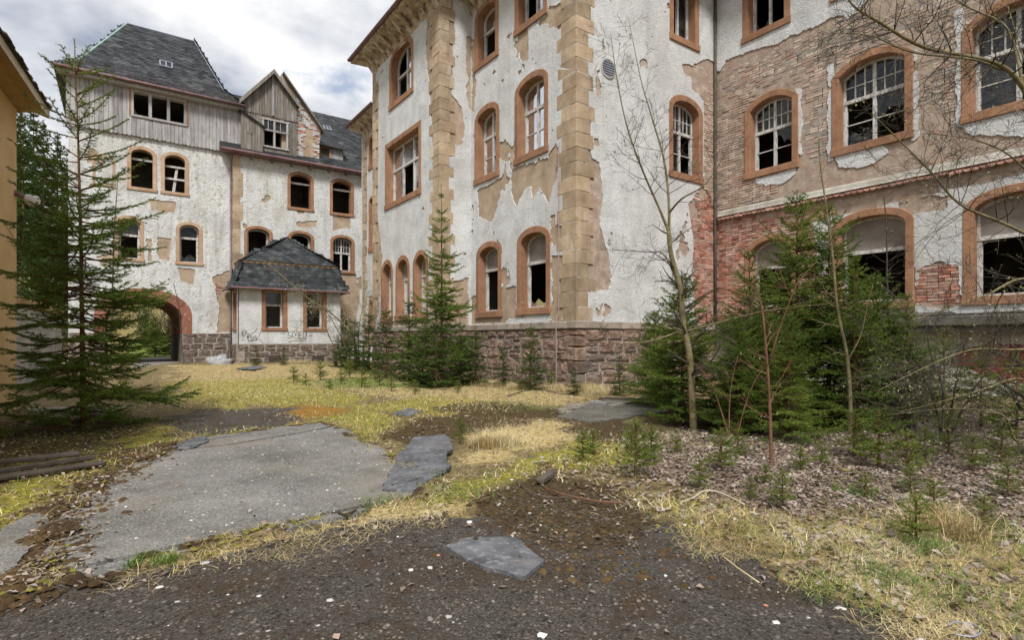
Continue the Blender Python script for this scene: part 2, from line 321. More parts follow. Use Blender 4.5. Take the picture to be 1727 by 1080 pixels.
mat('grey_metal', [(.3, (.22, .24, .28)), (.7, (.34, .36, .41))], 5, 4, .5, bumps=(), metal=.3)
mat('lamp_white', [(.3, (.55, .54, .50)), (.6, (.72, .71, .68))], 9, 7, .4, bumps=(), layers=((18, (1, 1, 1), .55, .68, (.33, .30, .25), .6),))
mat('graffiti', [(.3, (.02, .02, .022)), (.7, (.04, .04, .045))], 8, 3, .8, bumps=())
mat('rag', [(.3, (.20, .20, .19)), (.7, (.42, .42, .42))], 8, 5, .8, bumps=((20, .6, .02),))
mat('hose', [(.3, (.34, .28, .20)), (.7, (.48, .42, .33))], 8, 4, .7, bumps=())
mat('pink_pipe', [(.3, (.34, .22, .22)), (.7, (.44, .33, .33))], 8, 4, .7, bumps=())
mat('skirt_render', [(.3, (.30, .27, .22)), (.6, (.48, .45, .39)), (.8, (.56, .54, .49))], 2, 8, .95, bumps=((9, .6, .03), (38, .9, .03)), layers=((1.2, (1, 1, .6), .5, .7, (.24, .21, .15), .7),))
mat('rubble_plinth', [(.3, (.10, .085, .07)), (.7, (.22, .19, .16))], 5, 7, 1, bumps=((14, .8, .03),))
m, t, N, L = nt('glass')
gl = N('ShaderNodeBsdfGlossy'); gl.inputs['Color'].default_value = (.85, .88, .92, 1); gl.inputs['Roughness'].default_value = .03
tr = N('ShaderNodeBsdfTransparent'); tr.inputs[0].default_value = (.62, .64, .62, 1)
df = N('ShaderNodeBsdfDiffuse'); df.inputs[0].default_value = (.34, .34, .32, 1)
lw = N('ShaderNodeFresnel'); lw.inputs[0].default_value = 1.45
nz = N('ShaderNodeTexNoise', i_Scale=5, i_Detail=6); mr = N('ShaderNodeMapRange', i_From_Min=.45, i_From_Max=.75, i_To_Min=.02, i_To_Max=.18); L(nz.outputs[0], mr.inputs[0])
geo = N('ShaderNodeNewGeometry'); L(geo.outputs['Position'], nz.inputs['Vector'])
bp = N('ShaderNodeBump', i_Strength=.25, i_Distance=.01); L(nz.outputs[0], bp.inputs['Height']); L(bp.outputs[0], gl.inputs['Normal'])
s1 = N('ShaderNodeMixShader'); fm = mathn(N, L, 'MULTIPLY_ADD', lw.outputs[0], .8, .02); L(fm, s1.inputs[0]); L(tr.outputs[0], s1.inputs[1]); L(gl.outputs[0], s1.inputs[2])
s2 = N('ShaderNodeMixShader'); L(mr.outputs[0], s2.inputs[0]); L(s1.outputs[0], s2.inputs[1]); L(df.outputs[0], s2.inputs[2])
o_ = N('ShaderNodeOutputMaterial'); L(s2.outputs[0], o_.inputs[0]); MATS['glass'] = m
MT = MATS
# ------------------------------------------------------------------ ground
def gz(x, y):
    x = np.asarray(x, float); y = np.asarray(y, float)
    z = .22 * sstep(17, 29, y) + np.clip(y - 47, 0, 60) * .28 + np.clip(-4 - x, 0, 60) * .12
    z = z + .05 * (fbm(x * .5, y * .5, 3, 3) - .5) * sstep(1, 4, np.hypot(x, y))
    return z
def gzf(x, y): return float(gz(x, y))
def gt(px, py):
    """ground point under a pixel, following the rise of the yard"""
    z = 0.
    for _ in range(12): p = gnd(px, py, min(z, HC - .4)); z = .5 * z + .5 * min(gzf(*p), .26)
    return p
def PG(*pp): return [tuple(gnd(*p)) for p in pp]
Z_GRAVEL = [PG((-300,1300),(-200,1060),(0,1015),(110,1000),(230,975),(400,938),(600,888),(740,872),(800,880),(850,835),(1000,838),(1095,880),(1215,922),(1330,985),(1470,1030),(1600,1075),(1900,1400)),
            PG((275,705),(330,692),(480,690),(500,705),(470,722),(360,733),(290,728))]
Z_DIRT = [PG((-40,1030),(20,985),(60,900),(100,850),(170,800),(250,765),(260,780),(190,815),(120,870),(90,950),(50,1010),(200,975),(60,1020)), PG((830,835),(920,790),(1060,830),(1110,880),(1050,930),(900,935),(830,890)), PG((640,740),(690,705),(820,700),(900,690),(890,720),(780,740),(690,760)), PG((720,690),(800,680),(900,685),(960,700),(880,712),(760,705)),
          PG((60,900),(160,800),(240,760),(230,800),(130,880),(80,960)), PG((930,700),(1010,690),(1080,720),(1080,760),(980,740))]
Z_PATH = [PG((930,690),(1000,678),(1085,672),(1085,698),(1020,712),(950,708)), PG((200,613),(310,606),(312,616),(230,630)), PG((60,690),(200,685),(190,702),(60,706))]
Z_MOSS = [PG((1130,742),(1200,735),(1290,748),(1260,768),(1150,760)), PG((1330,800),(1420,795),(1480,815),(1400,830)), PG((1560,850),(1660,840),(1700,870),(1600,885)), PG((-100,860),(0,740),(150,700),(320,720),(300,742),(190,790),(120,840),(0,900)), PG((1090,850),(1180,840),(1290,870),(1320,905),(1250,925),(1160,905)), PG((0,810),(120,790),(290,735),(330,745),(200,800),(110,850),(0,905)), PG((270,650),(500,640),(650,668),(620,690),(500,690),(280,690)),
          PG((500,700),(640,690),(690,705),(630,750),(570,725)), PG((560,690),(720,668),(900,680),(820,700),(690,705)), PG((760,820),(850,790),(940,760),(1000,745),(1150,740),(1180,760),(1060,800),(940,800),(850,830),(740,870),(690,860)), PG((300,735),(350,735),(560,712),(560,718),(330,745))]
Z_STRAW = [PG((780,735),(860,710),(990,715),(980,745),(880,770),(780,790)), PG((1240,890),(1400,870),(1600,890),(1900,940),(1950,1200),(1640,1100),(1480,1035),(1340,985),(1260,935)), PG((280,625),(600,620),(650,650),(480,680),(270,690)),
           PG((600,880),(740,845),(800,850),(760,885),(640,905),(400,948),(250,980),(250,960),(420,925)), PG((1080,850),(1250,850),(1300,900),(1180,900)), PG((380,618),(700,640),(1000,665),(990,690),(700,680),(420,650))]
Z_LITTER = [PG((-400,900),(-200,760),(0,700),(150,690),(300,715),(290,740),(150,790),(60,820),(-150,900)), PG((1080,700),(1300,690),(1700,680),(1700,740),(1300,745),(1100,730))]
Z_LEAF2 = [PG((940,790),(1000,750),(1100,730),(1200,735),(1727,740),(2000,800),(2000,1100),(1650,1080),(1450,1000),(1300,930),(1150,860),(1040,830))]
Z_LEAF = [PG((1080,760),(1160,735),(1300,745),(1450,750),(1727,735),(2100,760),(2200,960),(1700,900),(1500,870),(1330,865),(1200,830),(1090,800)), PG((1290,740),(1500,690),(1727,690),(1727,760),(1300,780))]
Z_ORANGE = [PG((485,690),(530,683),(590,690),(570,705),(500,712))]
Z_GREEN = [PG((200,604),(312,601),(314,607),(205,610)), PG((500,644),(640,636),(740,652),(640,660),(510,656)), PG((830,690),(900,685),(960,690),(900,700))]
def zone(X, Y, polys, soft=.3, amp=.7, sc=1.4, s=0):
    d = np.full(X.shape, 1e9)
    for p in polys: d = np.minimum(d, sdpoly(X, Y, p))
    k = np.clip(np.hypot(X, Y) / 7, .35, 2.2)
    n = (fbm(X * sc, Y * sc, 4, s + 40) - .5) * amp * k
    return 1 - sstep(-soft, soft, (d + n * 1.0) / k)
fa = math.atan2(YAW_C, YAW_S)
ang = np.concatenate([np.linspace(fa - R(58), fa + R(58), 520), np.linspace(fa + R(58), fa - R(58) + 2 * math.pi, 40)[1:-1]])
rad = np.concatenate([[.02], np.geomspace(.9, 75, 330), np.geomspace(80, 1500, 14)])
A_, R_ = np.meshgrid(ang, rad); GX = R_ * np.cos(A_); GY = R_ * np.sin(A_)
zg = zone(GX, GY, Z_GRAVEL, .15, .5, 2); zd = zone(GX, GY, Z_DIRT, .3, .8, 2, 1); zp = zone(GX, GY, Z_PATH, .2, .4, 2, 2)
zm = zone(GX, GY, Z_MOSS, .35, .8, 1.6, 3); zs = zone(GX, GY, Z_STRAW, .35, .9, 1.6, 4); zl = zone(GX, GY, Z_LEAF, .4, .9, 1.4, 5)
zd = np.maximum(zd, .62 * zone(GX, GY, Z_LITTER, .5, 1.0, 1.5, 9)); zo = zone(GX, GY, Z_ORANGE, .4, .6, 2, 6); zn = zone(GX, GY, Z_GREEN, .4, .8, 2, 7)
near = 1 - sstep(25, 45, R_); kf_ = sstep(7, 12, R_); zs = zs * (.68 - .16 * kf_); zm = zm * (.66 - .08 * kf_); zn = zn * .62; far_ = sstep(39, 46, GY); zs = np.maximum(zs, far_ * .40); zm = np.maximum(zm, .40 * far_); zn = np.maximum(zn, .55 * sstep(33, 37, GY) * (1 - sstep(44, 50, GY)))
GZ = gz(GX, GY) + near * ((1 - zg) * .05 * (fbm(GX * 4, GY * 4, 4, 9) - .45) + zg * .012 * (fbm(GX * 14, GY * 14, 3, 5) - .5) + zm * .03 + zl * .05 * fbm(GX * 3, GY * 3, 3, 8) + zs * .03 + zd * .03 * (fbm(GX * 9, GY * 9, 3, 6) - .4))
slab = PG((44,1000),(75,955),(105,885),(140,840),(215,795),(300,756),(330,746),(420,732),(545,716),(580,730),(612,750),(650,768),(700,802),(732,826),(712,845),(600,872),(500,896),(400,920),(280,952),(150,985))
sdS = sdpoly(GX, GY, slab); GZ = GZ + .055 * np.exp(-(np.maximum(sdS, -.03) / .16) ** 2) * sstep(.36, .62, fbm(GX * 2.6, GY * 2.6, 4, 88)) * (sdS > -.12)
zd = np.maximum(zd, (sdS < -.02) * 1.0)
GZ = np.where(R_ < .05, gz(GX, GY), GZ)
nA, nR = len(ang), len(rad)
ii = np.arange(nR - 1)[:, None] * nA; jj = np.arange(nA)[None, :]; j2 = (jj + 1) % nA
FQ = np.stack([ii + jj, ii + nA + jj, ii + nA + j2, ii + j2], -1).reshape(-1, 4)[:, ::-1]
m, t, N, L = nt('ground')
geo = N('ShaderNodeNewGeometry')
def gn(sc, det=6, ro=.6):
    n = N('ShaderNodeTexNoise', i_Scale=sc, i_Detail=det, i_Roughness=ro); L(geo.outputs['Position'], n.inputs['Vector']); return n.outputs[0]
def gr(sc, stops, det=6, ro=.65):
    r = ramp(N, stops); L(gn(sc, det, ro), r.inputs[0]); return r.outputs[0]
def att(nm): a = N('ShaderNodeAttribute', attribute_name=nm); s = N('ShaderNodeSeparateColor'); L(a.outputs['Color'], s.inputs[0]); return s.outputs
za, zb, zc = att('zone_a'), att('zone_b'), att('zone_c')
def zf(w, sc, amp=.9, lo=.42, hi=.58):
    nn = mathn(N, L, 'MULTIPLY_ADD', gn(sc * 5, 5, .7), .6, mathn(N, L, 'MULTIPLY', gn(sc, 6, .7), .6))
    v = mathn(N, L, 'MULTIPLY_ADD', mathn(N, L, 'SUBTRACT', nn, .6), amp * 2.2, w)
    mr = N('ShaderNodeMapRange', i_From_Min=lo, i_From_Max=hi); L(v, mr.inputs[0]); return mr.outputs[0]
soil = gr(8, [(.28, (.055, .038, .022)), (.42, (.12, .085, .045)), (.52, (.19, .145, .065)), (.62, (.28, .215, .11)), (.75, (.42, .34, .20))], 10, .75)
col = mixc(N, L, zf(za[2], 9), soil, gr(19, [(.26, (.11, .075, .035)), (.40, (.32, .225, .095)), (.54, (.54, .42, .19)), (.70, (.72, .61, .35))], 9, .75))
col = mixc(N, L, zf(za[1], 5), col, gr(13, [(.26, (.055, .042, .012)), (.40, (.155, .14, .020)), (.53, (.31, .27, .040)), (.70, (.52, .46, .11))], 9, .75))
col = mixc(N, L, zf(zc[0], 5), col, gr(15, [(.28, (.05, .075, .014)), (.5, (.12, .165, .03)), (.7, (.23, .28, .06))], 9, .75))
col = mixc(N, L, zf(zb[0], 7), col, gr(16, [(.3, (.10, .065, .045)), (.5, (.20, .145, .11)), (.7, (.34, .27, .23))], 8))
col = mixc(N, L, zf(zb[2], 5), col, gr(9, [(.3, (.22, .10, .018)), (.7, (.34, .20, .035))], 8))
col = mixc(N, L, zf(zc[1], 6), col, gr(6, [(.3, (.15, .135, .115)), (.5, (.26, .235, .205)), (.7, (.36, .335, .30))], 8))
grav = gr(60, [(.30, (.022, .018, .015)), (.44, (.058, .049, .041)), (.56, (.108, .094, .080)), (.64, (.20, .178, .155)), (.74, (.40, .37, .33))], 8, .75)
gravb = mixc(N, L, zf(gn(1.6), 6, .5, .5, .66), grav, (.075, .048, .028), 'MIX')
col = mixc(N, L, zf(za[0], 9, .6), col, gravb)
col = mixc(N, L, zf(zb[1], 8), col, gr(20, [(.3, (.038, .024, .012)), (.5, (.075, .048, .022)), (.7, (.13, .10, .045))], 8))
b = N('ShaderNodeBsdfPrincipled', i_Roughness=.95); b.inputs['Specular IOR Level'].default_value = .2; L(col, b.inputs['Base Color'])
b1 = N('ShaderNodeBump', i_Strength=.7, i_Distance=.04); L(gn(12, 6), b1.inputs['Height'])
b2 = N('ShaderNodeBump', i_Strength=.9, i_Distance=.018); L(gn(75, 5, .7), b2.inputs['Height']); L(b1.outputs[0], b2.inputs['Normal']); L(b2.outputs[0], b.inputs['Normal'])
o_ = N('ShaderNodeOutputMaterial'); L(b.outputs[0], o_.inputs[0]); MT['ground'] = m
ground = struct(mesh_np('ground', np.stack([GX, GY, GZ], -1).reshape(-1, 3), FQ, m, None, True))
for nm, (a, b_, c) in dict(zone_a=(zg, zm, zs), zone_b=(zl, zd, zo), zone_c=(zn, zp, zp)).items():
    ca = ground.data.color_attributes.new(nm, 'FLOAT_COLOR', 'POINT')
    ca.data.foreach_set('color', np.stack([a, b_, c, np.ones_like(a)], -1).astype(np.float32).ravel())

# ------------------------------------------------------------------ outline sheets (marching squares)
def msq(f, s, z):
    """polygons of the region f>0 and its boundary edges, in (s, z)"""
    nz_, ns_ = f.shape; ins = f > 0; polys = []; edges = []
    c = ins[:-1, :-1].astype(int) + ins[:-1, 1:] + ins[1:, :-1] + ins[1:, 1:]
    full = c == 4; open_ = {}
    for j in range(nz_):
        runs = set()
        if j < nz_ - 1:
            row = np.concatenate([[0], full[j].astype(np.int8), [0]]); d = np.diff(row)
            runs = set(zip(np.where(d == 1)[0].tolist(), np.where(d == -1)[0].tolist()))
        for k in list(open_):
            if k not in runs:
                j0 = open_.pop(k); polys.append([(s[k[0]], z[j0]), (s[k[1]], z[j0]), (s[k[1]], z[j]), (s[k[0]], z[j])])
        for k in runs: open_.setdefault(k, j)
    for j, i in zip(*np.where((c > 0) & (c < 4))):
        P = [(s[i], z[j], f[j, i]), (s[i+1], z[j], f[j, i+1]), (s[i+1], z[j+1], f[j+1, i+1]), (s[i], z[j+1], f[j+1, i])]
        out = []; cr = []
        for a in range(4):
            p, q = P[a], P[(a + 1) % 4]
            if p[2] > 0: out.append((p[0], p[1]))
            if (p[2] > 0) != (q[2] > 0):
                u = p[2] / (p[2] - q[2]); x = (p[0] + u * (q[0] - p[0]), p[1] + u * (q[1] - p[1])); out.append(x); cr.append((x, p[2] > 0))
        polys.append(out)
        for a in range(len(cr)):
            if cr[a][1]: edges.append((cr[a][0], cr[(a + 1) % len(cr)][0]))
    return polys, edges
class Wall:
    """axis-aligned facade: ax 'X' (plane x=c, s=y, faces -x) or 'Y' (plane y=c, s=x, faces -y)"""
    def __init__(w, ax, c, s0, s1, z0, z1, flip=1): w.ax, w.c, w.s0, w.s1, w.z0, w.z1, w.flip = ax, c, s0, s1, z0, z1, flip; w.holes = []
    def P(w, s, z, d=0.): return (w.c - d * w.flip, s, z) if w.ax == 'X' else (s, w.c - d * w.flip, z)
    def px(w, px, py):
        d = ray(px, py); k = 0 if w.ax == 'X' else 1; t = w.c / d[k]; return (d[1 - k] * t, HC + d[2] * t)
    def pp(w, *p): return [w.px(*q) for q in p]
    def grid(w, cell):
        s = np.linspace(w.s0, w.s1, max(2, int(round((w.s1 - w.s0) / cell)) + 1)); z = np.linspace(w.z0, w.z1, max(2, int(round((w.z1 - w.z0) / cell)) + 1))
        S, Z = np.meshgrid(s, z); return s, z, S, Z
    def hole_field(w, S, Z):
        f = np.full(S.shape, 1.)
        for h in w.holes: f = np.minimum(f, sdpoly(S, Z, h))
        return f
    def sheet(w, name, f, s, z, d, mat, parent, skirt=0):
        polys, edges = msq(f, s, z); g = G()
        for p in polys: g.poly([w.P(a, b, d) for a, b in p])
        for (a, b) in edges:
            g.poly([w.P(*a, d), w.P(*b, d), w.P(*b, skirt), w.P(*a, skirt)])
        return g.build(name, MT[mat], parent)
    def box(w, g, s0, s1, z0, z1, d0, d1, c=0, jit=0):
        a = w.P(s0, z0, d0); b = w.P(s1, z1, d1); lo = [min(i, j) for i, j in zip(a, b)]; hi = [max(i, j) for i, j in zip(a, b)]
        if c: g.cbox(lo[0], hi[0], lo[1], hi[1], lo[2], hi[2], c, None, jit)
        else: g.box(lo[0], hi[0], lo[1], hi[1], lo[2], hi[2])
def outline(s0, s1, z0, z1, rise, kind, n=12):
    """right foot, up, over the head, down to the left foot"""
    zs = z1 - rise; cx = (s0 + s1) / 2; a = (s1 - s0) / 2; pts = [(s1, z0)]
    if kind == 'rect': return [(s1, z0), (s1, z1), (s0, z1), (s0, z0)]
    for i in range(n + 1):
        th = math.pi * i / n
        if kind == 'ell': pts.append((cx + a * math.cos(th), zs + rise * math.sin(th)))
        else:                                                       # circular segment
            x = cx + a * math.cos(th); Rr = (a * a + rise * rise) / (2 * rise); pts.append((x, z1 - Rr + math.sqrt(max(Rr * Rr - (x - cx) ** 2, 0))))
    return pts + [(s0, z0)]
def ztop(ol, s):
    best = -9
    for (a, za_), (b, zb_) in zip(ol[:-1], ol[1:]):
        lo, hi = min(a, b), max(a, b)
        if lo - 1e-6 <= s <= hi + 1e-6 and hi > lo: best = max(best, za_ + (zb_ - za_) * (s - a) / (b - a))
    return best
def make_window(w, bld, s0, s1, z0, z1, kind='ell', rise=.45, b=.21, sur='surround', mull=1, tr=.62, ubars=0, ub_rows=0, lbar=0, upper='glass', lower='none', depth=.27, frame=True, proud=.05, sillw=.22, broken=0, lab=None):
    if s0 > s1: s0, s1 = s1, s0
    so = outline(s0, s1, z0, z1, rise, kind); k = max(rise - b * .75, .02) if kind != 'rect' else 0
    si = outline(s0 + b, s1 - b, z0 + sillw, z1 - b, k, kind)
    mid = outline(s0 + b * .5, s1 - b * .5, z0 + sillw * .5, z1 - b * .5, (rise + k) / 2, kind); w.holes.append(mid)
    g = G(); n = len(so)
    def strip(A, da, B, db):
        for i in range(n - 1): g.poly([w.P(*A[i], da), w.P(*A[i+1], da), w.P(*B[i+1], db), w.P(*B[i], db)])
    def off(A, c, e):                                               # shrink / grow towards centre for the chamfers
        cx = (s0 + s1) / 2; cz = (z0 + z1) / 2
        return [(x + (c if x < cx - .01 else -c if x > cx + .01 else 0), z if i in (0, n - 1) else z - e) for i, (x, z) in enumerate(A)]
    o2 = off(so, .015, .015); i2 = off(si, -.015, -.015)
    strip(so, -.02, so, proud - .012); strip(so, proud - .012, o2, proud); strip(o2, proud, i2, proud); strip(i2, proud, si, proud - .012); strip(si, proud - .012, si, -depth - .1)
    win = g.build('window', MT[sur], bld)
    if lab: win['label'] = lab
    g = G(); w.box(g, s0 - .02, s1 + .02, z0, z0 + sillw, -depth - .12, proud + .035, .012); g.build('sill', MT[sur], win)
    if not frame: return win
    fw = .065; d0, d1 = -depth + .02, -depth - .05
    sa = outline(s0 + b + .002, s1 - b - .002, z0 + sillw, z1 - b - .002, k, kind); sb = outline(s0 + b + fw, s1 - b - fw, z0 + sillw + fw, z1 - b - fw, max(k - fw * .6, .02) if k else 0, kind)
    g = G()
    for A, da, B, db in ((sa, d0, sb, d0), (sb, d0, sb, d1), (sa, d1, sb, d1)): 
        for i in range(n - 1): g.poly([w.P(*A[i], da), w.P(*A[i+1], da), w.P(*B[i+1], db), w.P(*B[i], db)])
    w.box(g, s0 + b, s1 - b, z0 + sillw, z0 + sillw + fw, d1 - .003, d0 - .003)
    zi0 = z0 + sillw; zi1 = z1 - b; zt = zi0 + (zi1 - zi0) * tr if tr else None; cx = (s0 + s1) / 2
    if zt: w.box(g, s0 + b, s1 - b, zt - .05, zt + .05, d1 - .006, d0 + .015)
    ms = [] if not mull else [s0 + b + (s1 - s0 - 2 * b) * (i + 1) / (mull + 1) for i in range(mull)]
    for x in ms: w.box(g, x - .045, x + .045, zi0, ztop(sa, x) - .005, d1 - .002, d0 + .006)
    ed = [s0 + b + fw] + ms + [s1 - b - fw]
    for a, c_ in zip(ed[:-1], ed[1:]):
        if ubars and zt:
            for i in range(ubars):
                x = a + (c_ - a) * (i + 1) / (ubars + 1); w.box(g, x - .014, x + .014, zt, ztop(sa, x) - .02, d1 + .01, d0 - .008)
            for i in range(ub_rows):
                zz = zt + (zi1 - zt) * (i + 1) / (ub_rows + 1) * .85
                w.box(g, a, c_, zz - .014, zz + .014, d1 + .012, d0 - .01)
        if lbar:
            zz = zi0 + ((zt or zi1) - zi0) * .5; w.box(g, a, c_, zz - .014, zz + .014, d1 + .012, d0 - .01)
        for xx in (a, c_):                                           # casement stiles
            w.box(g, xx - .03, xx + .03, zi0 + fw, (zt or ztop(sa, xx)) - .02, d1 - .012, d0 - .014)
    g.build('sash_frame', MT['frame_paint'], win)
    dp = -depth - .012
    for q, (a, c_) in enumerate(zip(ed[:-1], ed[1:])):
        if upper and zt:
            xs = np.linspace(a, c_, 9); gg = G()
            pts = [w.P(x, zt, dp) for x in (a, c_)] + [w.P(x, max(ztop(sa, x) - .03, zt + .02), dp) for x in xs[::-1]]
            if not (upper == 'glass' and random.random() < broken): gg.poly(pts); gg.build('pane' if upper == 'glass' else 'blind', MT['glass' if upper == 'glass' else upper], win)
        lo = lower[q % len(lower)] if isinstance(lower, (list, tuple)) else lower
        if lo and lo != 'none':
            zz0, zz1 = zi0 + fw, (zt or ztop(sa, (a + c_) / 2)) - .04
            if lo == 'glass': pl = [(a, zz0), (c_, zz0), (c_, zz1), (a, zz1)]
            elif lo == 'shard':                                      # jagged remains
                pl = [(a, zz1)] + [(a + (c_ - a) * u, zz1 - (zz1 - zz0) * random.uniform(.15, .6)) for u in (0, .2, .35, .55, .7, .9, 1)] + [(c_, zz1)]
            elif lo == 'shard_low': pl = [(a, zz0)] + [(c_, zz0)] + [(a + (c_ - a) * u, zz0 + (zz1 - zz0) * random.uniform(.05, .35)) for u in (1, .8, .6, .4, .25, 0)]
            elif lo == 'pale': pl = [(a, zz0), (c_, zz0), (c_, zz1), (a, zz1)]
            elif lo == 'halfpale': pl = [(a, zz0), (a + (c_ - a) * .35, zz0), (a + (c_ - a) * .35, zz1), (a, zz1)]
            gg = G(); gg.poly([w.P(x, z, dp - .01) for x, z in pl])
            gg.build('board' if 'pale' in lo else 'pane', MT['pale_board' if 'pale' in lo else 'glass'], win)
    return win
def base_and_render(w, bld, patches, base_mat='undercoat', coat='render_white', cell=.045, th=.032, amp=.16, spots=.0, keep=None, nscale=2.2, wallcell=.09, seed=0, low_dirt=0):
    s, z, S, Z = w.grid(wallcell); w.sheet('wall', w.hole_field(S, Z), s, z, 0, base_mat, bld, -.05)
    s, z, S, Z = w.grid(cell); hf = w.hole_field(S, Z)
    n = (fbm(S * nscale, Z * nscale, 5, 11 + seed) - .5) * amp * 2 + (fbm(S * 11, Z * 11, 3, 51 + seed) - .5) * .10
    f = np.full(S.shape, .6)
    for p in patches: f = np.minimum(f, sdpoly(S, Z, p))
    if keep is not None:
        kf = np.full(S.shape, -9.)
        for p in keep: kf = np.maximum(kf, -sdpoly(S, Z, p))
        f = np.minimum(kf, f)
    f = f + n
    if spots:
        sp = .66 - fbm(S * 1.1, Z * .9, 5, 77 + seed) ; f = np.minimum(f, (sp - spots) * 1.2)
        sp = .80 - fbm(S * 5, Z * 4, 3, 97 + seed) ; f = np.minimum(f, (sp - spots * .4) * .5)
    return w.sheet('render_coat', np.minimum(f, hf), s, z, th, coat, bld, 0)
def stone_course(w, s0, s1, z0, z1, plinth, rough=.3, h=(.26, .42), wd=(.34, .8), bulge=(.05, .11), seed=0, mt='granite'):
    """individual rubble stones, each with a bulging, chamfered face"""
    rr = random.Random(seed); z = z0; k = 0
    rows = []
    while z < z1 - .12:
        hh = min(rr.uniform(*h), z1 - z)
        if z1 - z - hh < .14: hh = z1 - z
        rows.append((z, z + hh)); z += hh
    nrow = len(rows)
    def zb(k, x):                                                   # wavy bed joints shared by neighbouring courses
        if k == 0: return z0
        if k == nrow: return z1
        return rows[k][0] + rough * .30 * (float(vn(np.array(x * 1.7 + 3.1 * k), np.array(k * 5.3), seed)) - .5) * (h[0] + h[1]) / 2
    def put(c0, e, lo, hi):
        J = lambda m=1: rr.uniform(-1, 1) * rough * .05 * m
        g_ = .021; cx = (c0 + e) / 2; cm = min(.3, .22 + J(1)); f = lambda x, k: zb(k, x) if not isinstance(k, float) else k
        lz = lambda x: lo(x); hz = lambda x: hi(x); w_ = e - c0
        ol = [(c0 + g_ + w_ * .07 * rr.random(), lz(c0) + g_ + .02 * rr.random()), (cx + J(), lz(cx) + g_), (e - g_ - w_ * .07 * rr.random(), lz(e) + g_ + .02 * rr.random()), (e - g_ - abs(J(.4)), (lz(e) + hz(e)) / 2 + J()),
              (e - g_ - w_ * .09 * rr.random(), hz(e) - g_ - .02 * rr.random()), (cx + J(), hz(cx) - g_), (c0 + g_ + w_ * .09 * rr.random(), hz(c0) - g_ - .02 * rr.random()), (c0 + g_ + abs(J(.4)), (lz(c0) + hz(c0)) / 2 + J())]
        cz = sum(q[1] for q in ol) / 8; d = rr.uniform(*bulge); g = G(); v = []; ox, oz = rr.uniform(-.15, .15), rr.uniform(-.15, .15)
        d += .035
        for f_, dd in ((1, -.03), (1, .04 + d * .25), (.86, d * .8 + .008), (.5, d)):
            v.append([w.P(cx + (x - cx) * f_ + ox * w_ * .3 * (1 - f_), cz + (y - cz) * f_, dd + (rr.uniform(-.02, .02) if dd > 0 else 0)) for x, y in ol])
        for A, B in zip(v[:-1], v[1:]):
            for i in range(8): g.poly([A[i], A[(i+1) % 8], B[(i+1) % 8], B[i]])
        g.poly(v[-1]); g.build('stone', MT[mt], plinth)
    for k, (a, b) in enumerate(rows):
        s = s0
        while s < s1 - .05:
            e = s + rr.uniform(*wd)
            if e > s1 - .2: e = s1
            lo = lambda x, k=k: zb(k, x); hi = lambda x, k=k: zb(k + 1, x)
            if (b - a) > .27 and rr.random() < .28 * rough + .08 and e - s < .7:     # two thin stones on top of each other
                u = rr.uniform(.38, .62); md = lambda x, k=k, u=u: zb(k, x) * (1 - u) + zb(k + 1, x) * u
                put(s, e, lo, md); put(s, e, md, hi)
            else: put(s, e, lo, hi)
            s = e
def brick_positions(w, s0, s1, z0, z1, fn, seed=0, L_=.25, H_=.082, jt=.018):
    out = []; rr = random.Random(seed); j = 0; z = z0
    while z < z1:
        x = s0 - (L_ / 2 if j % 2 else 0)
        while x < s1:
            half = rr.random() < .25; l = L_ / 2 if half else L_
            a, b = max(x, s0), min(x + l, s1)
            if b - a > .06: out.append((a + jt / 2, b - jt / 2, z + jt / 2, z + H_ - jt / 2))
            x += l
        z += H_; j += 1
    if not out: return []
    c = np.array(out); cs, cz = (c[:, 0] + c[:, 1]) / 2, (c[:, 2] + c[:, 3]) / 2
    keep = fn(cs, cz)
    for h in w.holes: keep &= sdpoly(cs, cz, h) > .13
    return [o for o, q in zip(out, keep) if q]
# ------------------------------------------------------------------ main building
XA, YB, YS, XBAY, YBL, XST, YSE, XC = 10.66, 11.94, 17.73, 9.36, 24.07, 10.0, 27.07, 17.14
PT, EV = 1.88, 13.75                                  # top of plinth, eaves height
main = thing('main_building', 'large three-storey building with peeling white render, sandstone corners and brown arched windows', 'building', (XA, YB, 0))
wA = Wall('X', XA, YB, YS, PT, EV); wBS = Wall('Y', YS, XBAY, XA, PT, EV); wBAY = Wall('X', XBAY, YS, YBL, PT, EV)
wST = Wall('X', XST, YBL, YSE, .1, 12.0); wB = Wall('Y', YB, XA, XC, PT, EV); wC = Wall('X', XC, -3, YB, PT, EV)
# windows of facade A
make_window(wA, main, 15.87, 17.45, 11.12, 13.42, 'ell', .42, mull=0, tr=.6, upper='glass', lower='none')
make_window(wA, main, 13.22, 14.93, 11.30, 13.66, 'ell', .42, mull=1, tr=.6, lower=('glass', 'none'))
make_window(wA, main, 15.82, 17.45, 6.98, 9.72, 'ell', .45, mull=1, tr=.63, ubars=0, lbar=1, lower=('none', 'glass'))
make_window(wA, main, 13.17, 14.93, 7.08, 9.82, 'ell', .45, mull=1, tr=.63, lbar=1, lower=('glass', 'glass'))
make_window(wA, main, 15.70, 17.33, 2.15, 4.84, 'ell', .45, mull=0, tr=.66, upper='blind_board', lower='halfpale')
make_window(wA, main, 13.07, 14.80, 2.16, 4.94, 'ell', .45, mull=0, tr=.62, upper='blind_board', lower='shard_low')
